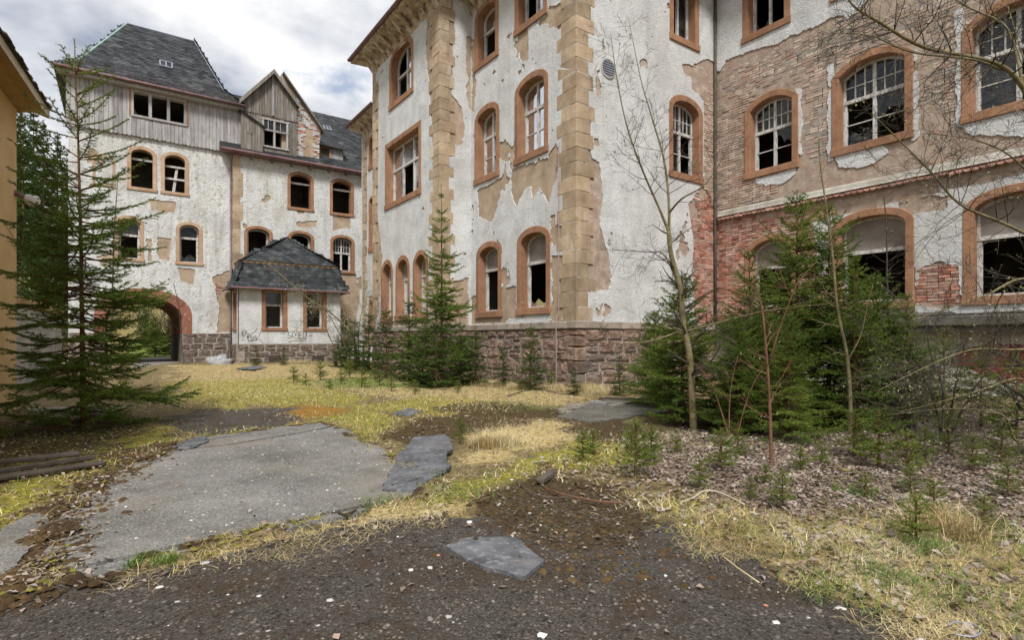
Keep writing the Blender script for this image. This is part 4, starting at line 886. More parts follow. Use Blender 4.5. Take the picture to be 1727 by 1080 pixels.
g = G(); wD.box(g, .40, .475, 11.93, 13.2, .1, .205); wD.box(g, 2.745, 2.82, 11.93, 13.2, .1, .205); wD.box(g, .40, 2.82, 13.2, 13.27, .1, .21); g.build('window_trim', MT['surround'], tw)
g = G(); g.poly([wD.P(.58, 12.02, -.02), wD.P(.75, 12.02, -.02), wD.P(.62, 12.35, -.02), wD.P(.58, 12.5, -.02)]); g.build('pane', MT['glass'], tw)
# shell and floors
g = G(); g.box(-1.85, -1.6, YD + .02, 38.9, ZG - .3, 13.42); g.box(4.8, 5.04, YD + .02, 38.9, ZG - .3, 13.42); g.box(-1.6, -.6, 38.9, 39.1, ZG - .3, 13.4); g.box(2.6, 4.9, 38.9, 39.1, ZG - .3, 13.4); g.box(-.6, 2.6, 38.9, 39.1, 3.4, 13.4); g.build('rear_wall', MT['render_old'], gate)
g = G()
for z_ in (4.1, 7.9, 11.2, 13.36): g.box(-1.62, 4.82, YD + .15, 38.9, z_, z_ + .2)
g.box(-1.62, 4.82, 35.4, 35.6, 4.2, 13.4); g.build('floor_slab', MT['interior'], gate)
# bell-cast hipped roof
E0 = [(-2.32, 31.42, 13.42), (5.32, 31.42, 13.42), (5.32, 39.4, 13.42), (-2.32, 39.4, 13.42)]
E1 = [(-1.42, 32.35, 14.30), (4.48, 32.35, 14.30), (4.48, 38.2, 14.30), (-1.42, 38.2, 14.30)]
RA, RB = (.36, 35.3, 17.85), (3.42, 35.3, 17.85)
g = G(); rfc = []
for i in range(4): rfc.append([E0[i], E0[(i+1) % 4], E1[(i+1) % 4], E1[i]])
rfc += [[E1[0], E1[1], RB, RA], [E1[1], E1[2], RB], [E1[2], E1[3], RA, RB], [E1[3], E1[0], RA]]
for f in rfc: g.poly(f)
g.poly(E0[::-1]); rf = g.build('roof', MT['slate'], gate)
slates(rfc[0], rf, .27, .17, False, 1); slates(rfc[4], rf, .27, .17, False, 2, .012); slates(rfc[3], rf, .27, .17, False, 3); slates(rfc[1], rf, .27, .17, False, 4); slates(rfc[5], rf, .27, .17, False, 5)
def strip3(g, a, b, r): g.tube([a, b], r, 5)
g = G(); strip3(g, E0[0], E1[0], .05); strip3(g, E1[0], RA, .05); g.build('hip_flashing', MT['copper_green'], rf); g = G(); strip3(g, E0[1], E1[1], .045); strip3(g, E1[1], RB, .045); g.build('hip_flashing', MT['grey_metal'], rf)
g = G(); strip3(g, RA, RB, .05); g.build('ridge', MT['grey_metal'], rf)
g = G(); g.tube([(-2.32, 31.36, 13.42), (5.34, 31.36, 13.40)], .07, 8); g.build('gutter', MT['gutter_metal'], gate, True)
g = G(); g.cbox(-2.25, 5.25, 31.5, 31.95, 13.22, 13.40, .02); g.build('cornice', MT['weathered_wood'], gate)
g = G()                                                    # snow guard
for i in range(24): 
    x = -1.9 + 7.0 * i / 23; g.tube([(x, 31.62, 13.6), (x, 31.58, 13.85)], .012, 4)
for z_ in (13.7, 13.84): g.tube([(-1.9, 31.60, z_), (5.1, 31.60, z_)], .010, 4)
g.build('snow_guard', MT['gutter_metal'], rf)
def skylight(parent, c, ex, up, w, h):
    c, ex, up = Vector(c), Vector(ex).normalized(), Vector(up).normalized(); n = ex.cross(up); n = n if n.z > 0 else -n; g = G()
    for x, y in ((-w/2, 0), (w/2, 0), (0, 0)):
        M = Matrix(((ex.x, up.x, n.x, c.x), (ex.y, up.y, n.y, c.y), (ex.z, up.z, n.z, c.z), (0, 0, 0, 1))); g.cbox(x - .03, x + .03, -h/2, h/2, 0, .13, .01, M)
    for y in (-h/2, h/2): g.cbox(-w/2, w/2, y - .03, y + .03, 0, .128, .01, M)
    f = g.build('skylight', MT['grey_metal'], parent); g = G(); g.poly([M @ Vector(p) for p in ((-w/2, -h/2, .1), (w/2, -h/2, .1), (w/2, h/2, .1), (-w/2, h/2, .1))]); g.build('pane', MT['glass'], f)
ups = Vector(RA) - Vector(E1[0]); ups = Vector((0, 35.3 - 32.35, 17.85 - 14.30)).normalized(); d_ = ray(280, 111); 
kk = 1.0; cpt = None
for t_ in np.linspace(24, 34, 400):
    p = d_ * t_ + np.array((0, 0, HC))
    if p[2] < 14.30 + (p[1] - 32.35) * (17.85 - 14.30) / (35.3 - 32.35): cpt = p; break
if cpt is not None: skylight(rf, cpt, (1, 0, 0), ups, .52, .5)
g = G(); g.box(4.0, 5.0, 36.3, 37.4, 14.0, 15.9); g.poly([(3.8, 36.1, 15.9), (5.2, 36.1, 15.9), (4.5, 36.8, 16.4)]); g.poly([(5.2, 36.1, 15.9), (5.2, 37.6, 15.9), (4.5, 36.8, 16.4)]); g.build('roof_turret', MT['slate'], rf)
g = G(); g.tube([(4.72, YD - .34, 11.0), (4.72, YD - .30, 10.8), (4.74, YD - .1, 10.5), (4.74, YD - .1, 7), (4.74, YD - .1, 4.2), (4.74, YD - .1, ZG)], .055, 8); g.build('downpipe', MT['pipe_metal'], gate, True)

# ------------------------------------------------------------------ connecting wing
wing = thing('connecting_wing', 'white rendered wing with a weathered wooden gable dormer above a gutter and slate roof', 'building', (8.4, YD2, ZG))
w2 = Wall('Y', YD2, 4.82, 13.0, ZG - .3, 11.1)
make_window(w2, wing, 7.46, 8.86, 8.44, 10.56, 'ell', .40, b=.17, frame=False, sillw=.15); make_window(w2, wing, 9.74, 11.14, 8.44, 10.56, 'ell', .40, b=.17, frame=False, sillw=.15)
make_window(w2, wing, 5.32, 6.72, 5.15, 7.36, 'ell', .40, b=.17, mull=0, tr=.28, upper='none', lower='shard', sillw=.15) if False else make_window(w2, wing, 5.32, 6.72, 5.15, 7.36, 'ell', .40, b=.17, mull=0, tr=0, lower='shard_low', sillw=.15)
make_window(w2, wing, 7.47, 8.89, 5.15, 7.34, 'ell', .40, b=.17, mull=0, tr=0, lower='none', sillw=.15)
make_window(w2, wing, 9.77, 11.18, 5.15, 7.36, 'ell', .40, b=.17, mull=1, tr=.55, ubars=2, ub_rows=1, sillw=.15, lower='none')
for a in (7.63, 9.91):
    g = G(); w2.box(g, a, a + 1.06, 9.92, 10.02, -.3, -.22); g.build('rail', MT['frame_paint'], wing)
base_and_render(w2, wing, [w2.pp((498,375),(535,372),(535,385),(500,382)), w2.pp((562,365),(590,365),(590,385),(562,388)), w2.pp((570,462),(600,462),(608,500),(598,560),(570,560)), w2.pp((602,470),(612,465),(612,490),(604,486))], coat='render_old', cell=.06, seed=14, spots=-.12, amp=.10, nscale=3.2, wallcell=.12)
z = 5.0
while z < 11.0:
    hh = random.uniform(.38, .46); e_ = min(z + hh, 11.0); g = G(); w2.box(g, 4.79, 5.15 + random.choice((0, .12)), z + .004, e_ - .004, -.2, .042, .012, .004); g.build('quoin_stone', MT['sandstone'], wing); z = e_
g = G(); g.box(4.84, 13, 39.0, 39.2, ZG - .3, 11.1); g.box(12.9, 13.1, YD2 + .05, 39, ZG - .3, 15); g.build('rear_wall', MT['render_old'], wing)
g = G()
for z_ in (4.3, 7.9, 11.0): g.box(4.86, 12.9, YD2 + .12, 39, z_, z_ + .18)
g.box(5.05, 12.9, 35.2, 35.4, ZG, 11.2); g.box(9.2, 9.35, YD2 + .15, 35.2, ZG, 11.2); g.build('floor_slab', MT['interior'], wing)
e0 = YD2 - .42; f1 = [(4.2, e0, 11.02), (14.5, e0, 11.02), (14.5, 36.6, 15.95), (4.2, 36.6, 15.95)]; f2 = [(4.2, 36.6, 15.95), (14.5, 36.6, 15.95), (14.5, 40, 11.0), (4.2, 40, 11.0)]
g = G(); g.poly(f1); g.poly(f2); g.poly([(4.2, e0, 11.02), (4.2, 36.6, 15.95), (4.2, 40, 11.0)]); g.poly([(14.5, e0, 11.02), (14.5, 36.6, 15.95), (14.5, 40, 11.0)]); wr = g.build('roof', MT['slate'], wing)
slates([(9.0, e0, 11.02), (14.5, e0, 11.02), (14.5, 36.6, 15.95), (9.0, 36.6, 15.95)], wr, .27, .17, False, 7, .015)
g = G(); g.cbox(4.2, 13, e0 - .06, YD2, 10.90, 11.0, .015); g.tube([(4.18, e0 - .07, 11.0), (13, e0 - .07, 11.0)], .075, 8); g.build('gutter', MT['gutter_metal'], wing)
x = 5.6
while x < 12:
    g = G(); g.cbox(x, x + .14, e0 + .1, YD2 + .02, 10.76, 10.9, .015); g.build('rafter_end', MT['dark_wood'], wing); x += 1.0
# wooden gable
wg = Wall('Y', YD2 + .02, 5.2, 7.95, 11.1, 15.7); pk = (6.72, 15.62)
def gtop(s): return min(pk[1] - (pk[0] - s) * 1.20, pk[1] - (s - pk[0]) * 1.18)
gw = (6.18, 7.46, 11.65, 13.02)
g = G()
for q in ([(5.2, 11.1), (6.2, 11.1), (6.2, gtop(6.2) - .03), (5.2, gtop(5.2) - .03)], [(7.44, 11.1), (7.93, 11.1), (7.93, gtop(7.93) - .03), (7.44, gtop(7.44) - .03)], [(6.2, 13.0), (7.44, 13.0), (7.44, gtop(7.44) - .03), (pk[0], pk[1] - .03), (6.2, gtop(6.2) - .03)], [(6.2, 11.1), (7.44, 11.1), (7.44, 11.66), (6.2, 11.66)]):
    g.poly([wg.P(a, b, 0) for a, b in q])
gb = g.build('wooden_gable', MT['dark_wood'], wing)
boards(wg, 5.2, 7.95, 13.28, gtop, gb, .135, .10, 'dark_wood', True, (), 5); boards(wg, 5.2, 7.95, 11.12, lambda s: 13.36, gb, .14, .06, 'dark_wood', False, (gw,), 6)
g = G(); g.box(6.66, 6.78, YD2 - .13, YD2, 13.3, 15.5); g.build('post', MT['weathered_wood'], gb)
g = G()
for a in (6.18, 6.745, 7.40): wg.box(g, a, a + .09, 11.6, 13.05, -.02, .12)
for z_ in (11.58, 12.45, 13.02): wg.box(g, 6.14, 7.52, z_, z_ + .08, -.02, .13)
for x in (6.47, 7.08): wg.box(g, x, x + .03, 12.5, 13.03, 0, .1)
gwn = g.build('gable_window', MT['weathered_wood'], wing)
for a, b in ((6.27, 6.74), (6.84, 7.40)):
    g = G(); g.poly([wg.P(a, 12.53, .05), wg.P(b, 12.53, .05), wg.P(b, 13.02, .05), wg.P(a, 13.02, .05)]); g.build('pane', MT['glass'], gwn)
g = G(); yb = 37.0; ov = YD2 - .35
for sgn, x1 in ((-1, 5.05), (1, 8.05)):
    zt0 = pk[1] + .06; ze = gtop(x1) + .06
    g.poly([(pk[0], ov, zt0), (x1, ov, ze), (x1, yb, ze), (pk[0], yb, zt0)]); g.poly([(pk[0], ov, zt0 - .09), (x1, ov, ze - .09), (x1, yb, ze - .09), (pk[0], yb, zt0 - .09)])
g.build('gable_roof', MT['slate'], wing)
for x1 in (5.05, 8.05):
    g = G(); ze = gtop(x1); a = [(pk[0], pk[1] + .07), (x1, ze + .07), (x1, ze - .16), (pk[0], pk[1] - .16)]
    A = [(x, ov - .03, z) for x, z in a]; B = [(x, ov + .03, z) for x, z in a]; g.poly(A); g.poly(B)
    for i in range(4): g.poly([A[i], A[(i+1) % 4], B[(i+1) % 4], B[i]])
    g.build('bargeboard', MT['dark_wood'], wing)
# masonry half gable beside it
g = G(); pr = [(7.2, 11.1), (9.15, 11.1), (9.28, 13.16), (7.2, 15.75)]
A = [(x, YD2 + .12, z) for x, z in pr]; B = [(x, YD2 + .5, z) for x, z in pr]; g.poly(A); g.poly(B)
for i in range(4): g.poly([A[i], A[(i+1) % 4], B[(i+1) % 4], B[i]])
mg = g.build('masonry_gable', MT['undercoat'], wing)
wm = Wall('Y', YD2 + .12, 7.95, 9.2, 11.15, 15)
def fm_(s, z): return (z < 15.75 - (s - 7.2) * 1.245 - .15) & ((np.abs(s - 8.6) > .26) | (z > 13.1)) & (hsh(np.floor(s * 40), np.floor(z * 40), 3) > .12)
def fsplit(k): return lambda s, z: fm_(s, z) & ((hsh(np.floor(s * 31), np.floor(z * 37), 8) > .68) == k)
for k, mt_ in ((True, 'brick_red'), (False, 'render_white')):
    g = G()
    for (a, b, c, d) in brick_positions(wm, 7.96, 9.2, 11.2, 15, fsplit(k), 3, .25, .09): wm.box(g, a, b, c, d, -.01, .02 if k else .03)
    stuff(g.build('brickwork', MT[mt_], mg))
g = G(); cp = [(7.25, 15.80), (9.40, 13.12)]
g.poly([(7.25, ov + .2, 15.8), (9.40, ov + .2, 13.12), (9.40, 37, 13.12), (7.25, 37, 15.8)]); g.poly([(7.25, ov + .2, 15.68), (9.40, ov + .2, 13.0), (9.40, 37, 13.0), (7.25, 37, 15.68)]); g.poly([(7.25, ov + .2, 15.8), (9.40, ov + .2, 13.12), (9.40, ov + .2, 13.0), (7.25, ov + .2, 15.68)]); g.build('gable_coping', MT['dark_wood'], wing)
# lean-to of boards and small dormer
wl = Wall('Y', YD2 - .14, 5.15, 6.2, 11.1, 13.3); ltop = lambda s: 13.15 - (s - 5.15) * .55
g = G(); g.poly([wl.P(a, b, -.02) for a, b in ((5.15, 11.1), (6.2, 11.1), (6.2, ltop(6.2)), (5.15, ltop(5.15)))]); lt = g.build('lean_to', MT['dark_wood'], wing)
boards(wl, 5.17, 6.2, 11.1, ltop, lt, .13, .03, 'dark_wood', False, ((5.42, 5.62, 11.2, 12.1),), 8)
g = G(); g.poly([(5.05, YD2 - .3, 13.25), (6.32, YD2 - .3, 12.56), (6.32, YD2 + .3, 12.56), (5.05, YD2 + .3, 13.25)]); g.poly([(5.05, YD2 - .3, 13.19), (6.32, YD2 - .3, 12.50), (6.32, YD2 + .3, 12.50), (5.05, YD2 + .3, 13.19)]); g.poly([(5.05, YD2 - .3, 13.25), (6.32, YD2 - .3, 12.56), (6.32, YD2 - .3, 12.50), (5.05, YD2 - .3, 13.19)]); g.build('lean_to_roof', MT['slate'], wing)
g = G(); g.poly([wl.P(a, b, .012) for a, b in ((5.42, 11.2), (5.62, 11.2), (5.62, 12.1), (5.42, 12.1))]); g.build('hatch', MT['interior'], lt)
wd_ = Wall('Y', YD2 + .35, 9.2, 10.6, 11.2, 12.6)
g = G(); g.box(9.2, 10.62, YD2 + .40, 34, 11.2, 12.45); dm = g.build('dormer', MT['dark_wood'], wing)
boards(wd_, 9.9, 10.62, 11.25, lambda s: 12.3, dm, .13, .02, 'weathered_wood', False, (), 9); boards(wd_, 9.22, 9.9, 11.25, lambda s: 11.62, dm, .13, .02, 'weathered_wood', False, (), 10)
g = G(); wd_.box(g, 9.24, 9.32, 11.6, 12.3, -.02, .05); wd_.box(g, 9.82, 9.9, 11.6, 12.3, -.02, .05); wd_.box(g, 9.24, 9.9, 11.58, 11.66, -.02, .06); wd_.box(g, 9.24, 9.9, 12.25, 12.33, -.02, .05); g.build('dormer_window', MT['surround'], dm)
g = G(); wd_.box(g, 9.3, 9.84, 11.66, 12.26, -.06, -.03); g.build('opening_shade_panel', MT['twig_dark'], dm)  # dark panel behind the frame, its colour standing for the unlit inside
g = G(); q = [(9.1, YD2 + .1, 12.42), (10.75, YD2 + .1, 12.30), (10.75, 34.6, 13.9), (9.1, 34.6, 14.0)]; g.poly(q); g.poly([(x, y, z - .07) for x, y, z in q]); g.poly([q[0], q[1], (10.75, YD2 + .1, 12.23), (9.1, YD2 + .1, 12.35)]); g.build('dormer_roof', MT['slate'], dm)
cpt = None; d_ = ray(551.5, 218)
for t_ in np.linspace(29, 42, 600):
    p = d_ * t_ + np.array((0, 0, HC))
    if p[2] < 11.02 + (p[1] - e0) * (15.95 - 11.02) / (36.6 - e0): cpt = p; break
if cpt is not None: skylight(wr, cpt, (1, 0, 0), (0, 36.6 - e0, 4.93), .4, .5)

# ------------------------------------------------------------------ porch
porch = thing('porch', 'small white porch with a scalloped slate mansard roof and black scribbled graffiti', 'porch', (7.2, 29.9, ZG))
YP = 29.9; wP = Wall('Y', YP, 4.79, 9.75, 1.14, 4.05); wPl = Wall('X', 4.79, YP, YD2, 1.14, 4.05); wPr = Wall('X', 9.75, YP, YD2, 1.14, 4.05, -1)
make_window(wP, porch, 5.81, 7.04, 1.80, 4.0, 'ell', .2, b=.19, mull=0, tr=.62, sillw=.16, lower='none'); make_window(wP, porch, 7.81, 9.03, 1.80, 4.0, 'ell', .2, b=.19, mull=0, tr=.62, sillw=.16, lower='none')
make_window(wPl, porch, 30.3, 31.4, 1.80, 3.9, 'rect', .2, b=.19, mull=0, tr=.62, sillw=.16)
base_and_render(wP, porch, [], coat='render_white', seed=20, amp=.1); base_and_render(wPl, porch, [], coat='render_white', seed=21, amp=.1); base_and_render(wPr, porch, [], coat='render_white', seed=22, amp=.1)
for w_, a, b, sd in ((wP, 4.7, 9.85, 31), (wPl, YP - .08, YD2, 32)):
    g = G(); w_.box(g, a, b, ZG - .3, 1.12, -.25, .05); pl = g.build('plinth', MT['mortar'], porch); stone_course(w_, a, b, ZG - .2, 1.13, pl, .4, h=(.26, .34), wd=(.45, .85), bulge=(.03, .06), seed=sd, mt='granite_grey')
g = G(); g.box(9.6, 9.83, YP + .06, YD2, ZG - .3, 1.14); g.build('plinth', MT['cap_stone'], porch)
g = G(); g.box(4.9, 9.7, YP + .1, YD2 - .01, 1.3, 1.45); g.box(4.9, 9.7, YP + 1.55, YD2 - .02, 1.3, 4.0); g.build('floor_slab', MT['interior'], porch)
e0z, bz, az = 3.88, 5.27, 6.88; ap = (7.38, YD2 - .02, az)
EL = [(4.36, YD2, e0z), (4.36, 29.45, e0z), (10.12, 29.45, e0z), (10.12, YD2, e0z)]
MD = [(4.62, YD2, e0z + .34), (4.62, 29.68, e0z + .34), (9.90, 29.68, e0z + .34), (9.90, YD2, e0z + .34)]
BK = [(4.95, YD2, bz - .06), (4.95, 29.95, bz - .06), (9.62, 29.95, bz - .06), (9.62, YD2, bz - .06)]
UP = [(4.86, YD2, bz), (4.86, 29.86, bz), (9.71, 29.86, bz), (9.71, YD2, bz)]
g = G(); fr = []
for A, B in ((EL, MD), (MD, BK)):
    for i in range(3): fr.append([A[i], A[i+1], B[i+1], B[i]])
for i in range(3): fr.append([UP[i], UP[i+1], ap])
for f in fr: g.poly(f)
g.poly(EL); pr_ = g.build('roof', MT['slate'], porch)
slates(fr[1], pr_, .29, .20, True, 11, 0); slates(fr[4], pr_, .29, .20, True, 12, .01); slates(fr[7], pr_, .29, .20, True, 13, .01)
slates(fr[6], pr_, .29, .20, False, 14); slates(fr[3], pr_, .29, .20, False, 15); slates(fr[0], pr_, .29, .20, False, 16)
slates(fr[8], pr_, .29, .20, False, 17); slates(fr[5], pr_, .29, .20, False, 18)
g = G()
for i in range(3): g.tube([BK[i], BK[i+1]], .06, 6)
for i in range(3): g.poly([BK[i], BK[i+1], UP[i+1], UP[i]])
g.build('cornice', MT['sandstone'], porch)
g = G(); g.tube([EL[0], EL[1]], .05, 6); g.tube([EL[1], EL[2]], .05, 6); g.tube([EL[2], EL[3]], .05, 6); g.build('gutter', MT['gutter_metal'], porch)
def scrib(lines, w, g, r=.011):
    for ln in lines:
        p = [w.px(330 + x / 3.374, 330 + y / 3.374) for x, y in ln]
        for (a, b) in zip(p[:-1], p[1:]):
            dx, dz = b[0] - a[0], b[1] - a[1]; l = math.hypot(dx, dz) + 1e-6; nx, nz_ = -dz / l * r, dx / l * r
            g.poly([w.P(a[0] + nx, a[1] + nz_, .036), w.P(b[0] + nx, b[1] + nz_, .036), w.P(b[0] - nx, b[1] - nz_, .036), w.P(a[0] - nx, a[1] - nz_, .036)])
g = G()
scrib([[(282,786),(276,778),(268,780),(266,792),(274,797),(284,790),(286,772),(272,766),(262,780),(264,800),(280,803)], [(290,770),(294,815),(304,806),(300,780)], [(304,790),(326,782),(338,775),(350,752)], [(300,830),(296,800),(318,796),(322,826),(300,832),(350,822)], [(312,800),(314,828)], [(330,800),(326,826)], [(340,796),(334,812),(350,806),(340,822),(360,816),(380,838)], [(356,808),(370,775)], [(265,815),(262,828)], [(275,818),(273,826)]], wP, g)
gf = g.build('graffiti', MT['graffiti'], porch); gf['label'] = 'black scribbled graffiti beside the porch corner'
g = G(); scrib([[(480,786),(502,784),(506,792)], [(545,772),(528,780),(524,796),(545,798),(540,814),(522,808)], [(552,812),(550,776),(560,770),(568,800),(574,768),(584,776),(582,814)], [(590,812),(588,778),(604,774)], [(590,796),(602,792)], [(590,814),(606,812)], [(612,772),(612,812),(620,812),(632,770),(628,812)], [(525,834),(560,828),(628,826)], [(548,800),(556,806),(566,814),(600,818),(632,816)], [(640,800),(664,796)]], wP, g)
gf = g.build('graffiti', MT['graffiti'], porch); gf['label'] = 'black scribbled graffiti lettering between the porch windows'
g = G(); scrib([[(780,820),(784,796),(794,812),(800,794),(806,818),(810,812),(812,792),(814,820),(790,824),(822,822)]], wP, g); gf = g.build('graffiti', MT['graffiti'], porch); gf['label'] = 'small black graffiti scrawl at the right end of the porch'
for px_, w_, h_ in ((462, .5, .42), (535, .55, .35)):
    c = wP.px(px_, 605); g = G(); wP.box(g, c[0] - w_ / 2, c[0] + w_ / 2, ZG - .1, ZG + h_, -.1, .155); g.build('cellar_shade_block', MT['twig_dark'], porch)  # solid dark blocks; the shade of the cellar holes is in their colour

# ------------------------------------------------------------------ ochre house on the left, lamp, low wall
yd = Vector((.0983, .9952, 0)); yn = Vector((.9952, -.0983, 0)); y0 = Vector((-1.66, 14.75, 0)); ZE = 5.98
yel = thing('ochre_house', 'ochre rendered house with a wide eave and dark shingle edge', 'house', tuple(y0 - yd * 3 - yn * 2))
def yq(k, o, z): p = y0 - yd * k + yn * o; return (p.x, p.y, z)
g = G(); nst = 24
for a, b in ((0, 10),):
    g.poly([yq(0, 0, -.4), yq(10, 0, -.4), yq(10, 0, ZE), yq(0, 0, ZE)]); g.poly([yq(0, 0, -.4), yq(0, -7, -.4), yq(0, -7, ZE), yq(0, 0, ZE)]); g.poly([yq(10, 0, -.4), yq(10, -7, -.4), yq(10, -7, ZE), yq(10, 0, ZE)]); g.poly([yq(0, -7, -.4), yq(10, -7, -.4), yq(10, -7, ZE), yq(0, -7, ZE)])
g.build('wall', MT['ochre_render'], yel)
OV = .46
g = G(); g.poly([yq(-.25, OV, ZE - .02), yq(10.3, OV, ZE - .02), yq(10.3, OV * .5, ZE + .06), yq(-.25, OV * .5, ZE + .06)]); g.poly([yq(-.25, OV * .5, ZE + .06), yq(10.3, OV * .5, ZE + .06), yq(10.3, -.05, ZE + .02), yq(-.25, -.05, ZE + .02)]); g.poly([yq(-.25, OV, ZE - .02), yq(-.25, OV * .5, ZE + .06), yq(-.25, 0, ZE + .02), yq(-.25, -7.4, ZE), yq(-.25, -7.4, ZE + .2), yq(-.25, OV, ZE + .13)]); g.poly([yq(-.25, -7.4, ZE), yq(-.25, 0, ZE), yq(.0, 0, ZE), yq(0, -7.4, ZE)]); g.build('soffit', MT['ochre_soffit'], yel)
g = G(); g.poly([yq(-.25, OV + .012, ZE - .03), yq(10.3, OV + .012, ZE - .03), yq(10.3, OV + .012, ZE + .14), yq(-.25, OV + .012, ZE + .14)]); g.build('fascia', MT['cream_fascia'], yel)
g = G(); g.poly([yq(-.3, OV + .05, ZE + .15), yq(10.3, OV + .05, ZE + .15), yq(10.3, -3.5, ZE + 1.5), yq(-.3, -3.5, ZE + 1.5)]); g.poly([yq(-.3, -7.5, ZE + .15), yq(10.3, -7.5, ZE + .15), yq(10.3, -3.5, ZE + 1.5), yq(-.3, -3.5, ZE + 1.5)]); g.poly([yq(-.27, OV, ZE + .14), yq(-.27, -7.4, ZE + .14), yq(-.27, -3.5, ZE + 1.48)]); yr = g.build('roof', MT['tar_shingle'], yel)
k = -.3; rr = random.Random(2)
while k < 9:
    e_ = k + rr.uniform(.14, .2)
    g = G(); dz = rr.uniform(0, .02); o_ = OV + .07 + rr.uniform(-.02, .03)
    A = [yq(k, o_, ZE + .135 + dz), yq(e_ - .008, o_, ZE + .135 + dz), yq(e_ - .008, OV - .3, ZE + .31 + dz), yq(k, OV - .3, ZE + .31 + dz)]; B = [(x, y, z + .022) for x, y, z in A]
    g.poly(A); g.poly(B)
    for i in range(4): g.poly([A[i], A[(i+1) % 4], B[(i+1) % 4], B[i]])
    g.build('shingle', MT['tar_shingle'], yr); k = e_
g = G()                                                  # crack in the render
for a, b in zip([(3.2, 4.3), (2.6, 4.15), (2.2, 3.92), (1.7, 3.85), (1.2, 3.6), (.7, 3.52), (.2, 3.36)][:-1], [(2.6, 4.15), (2.2, 3.92), (1.7, 3.85), (1.2, 3.6), (.7, 3.52), (.2, 3.36)]):
    g.poly([yq(a[0], .004, a[1]), yq(b[0], .004, b[1]), yq(b[0], .004, b[1] + .018), yq(a[0], .004, a[1] + .012)])
g.build('crack', MT['twig_dark'], yel)
lp = Vector(yq(.12, .0, 0)); lz = HC + (572 - 335) / F_PX * 11.2; lamp = thing('wall_lamp', 'white pear-shaped glass wall lamp on the ochre house corner', 'lamp', (lp.x, lp.y, lz))
dirl = (yn * .9 + yd * .35 - Vector((0, 0, .35))).normalized(); g = G(); b0 = Vector((lp.x, lp.y, lz + .06))
g.tube([b0 - yn * .02, b0 + yn * .015], .07, 10); g.tube([b0, b0 + dirl * .10, b0 + dirl * .16], [.035, .055, .06], 10); g.build('bracket', MT['gutter_metal'], lamp, True)
g = G(); g.tube([b0 + dirl * u for u in (.14, .17, .22, .28, .34, .385, .41)], [.055, .07, .10, .125, .118, .08, .02], 16); g.build('globe', MT['lamp_white'], lamp, True)
# low block wall behind the spruce
lw_ = thing('block_wall', 'low grey block wall with an orange coping beside the gateway', 'wall', (-2.1, 24, ZG))
a, b = Vector((-2.35, 19.0, 0)), Vector((-1.95, 29.6, 0)); ex = (b - a).normalized(); nx = Vector((ex.y, -ex.x, 0)); Lw = (b - a).length
def lq(k, o, z): p = a + ex * k + nx * o; return (p.x, p.y, z)
g = G(); g.poly([lq(0, 0, -.2), lq(Lw, 0, -.2), lq(Lw, 0, 2.36), lq(0, 0, 2.36)]); g.poly([lq(0, -.3, -.2), lq(Lw, -.3, -.2), lq(Lw, -.3, 2.36), lq(0, -.3, 2.36)]); g.poly([lq(0, 0, -.2), lq(0, -.3, -.2), lq(0, -.3, 2.36), lq(0, 0, 2.36)]); g.poly([lq(Lw, 0, -.2), lq(Lw, -.3, -.2), lq(Lw, -.3, 2.36), lq(Lw, 0, 2.36)]); g.build('wall', MT['mortar'], lw_)
Mw = Matrix(((ex.x, nx.x, 0, a.x), (ex.y, nx.y, 0, a.y), (0, 0, 1, 0), (0, 0, 0, 1)))
for j in range(8):
    k = -.2 * (j % 2)
    while k < Lw:
        e_ = min(k + .6, Lw); g = G()
        if e_ - max(k, 0) > .08: g.cbox(max(k, 0) + .006, e_ - .006, -.02, .025, -.1 + j * .3 + .006, -.1 + j * .3 + .294, .01, Mw); g.build('block', MT['block_grey'], lw_)
        k += .6
k = 0
while k < Lw:
    g = G(); g.cbox(k + .004, min(k + 1.0, Lw) - .004, -.38, .1, 2.34, 2.56, .02, Mw); g.build('coping_slab', MT['ochre_soffit'], lw_); k += 1.0
# ------------------------------------------------------------------ spruces
def unit(v): return v / (np.linalg.norm(v, axis=-1, keepdims=True) + 1e-9)
def needle_mesh(name, P0, P1, dens, nl, nw, mat, parent, seed, rsq=.9):
    r = np.random.default_rng(seed); L_ = np.linalg.norm(P1 - P0, axis=1); cnt = np.maximum(2, r.poisson(L_ * dens)); idx = np.repeat(np.arange(len(L_)), cnt)
    u = r.random(len(idx)); ax = unit(P1 - P0)[idx]; base = P0[idx] + (P1 - P0)[idx] * u[:, None]
    rd = r.normal(size=(len(idx), 3)); rd[:, 2] = rd[:, 2] * .55 + .25; rd -= ax * (rd * ax).sum(1, keepdims=True); rd = unit(rd)
    dr = unit(ax * r.uniform(.35, 1.0, (len(idx), 1)) + rd * rsq); side = unit(np.cross(dr, r.normal(size=(len(idx), 3))))
    ln = nl * r.uniform(.7, 1.25, (len(idx), 1)); V = np.stack([base - side * nw, base + side * nw, base + dr * ln], 1).reshape(-1, 3)
    return mesh_np(name, V, np.arange(len(V)).reshape(-1, 3), mat, parent)
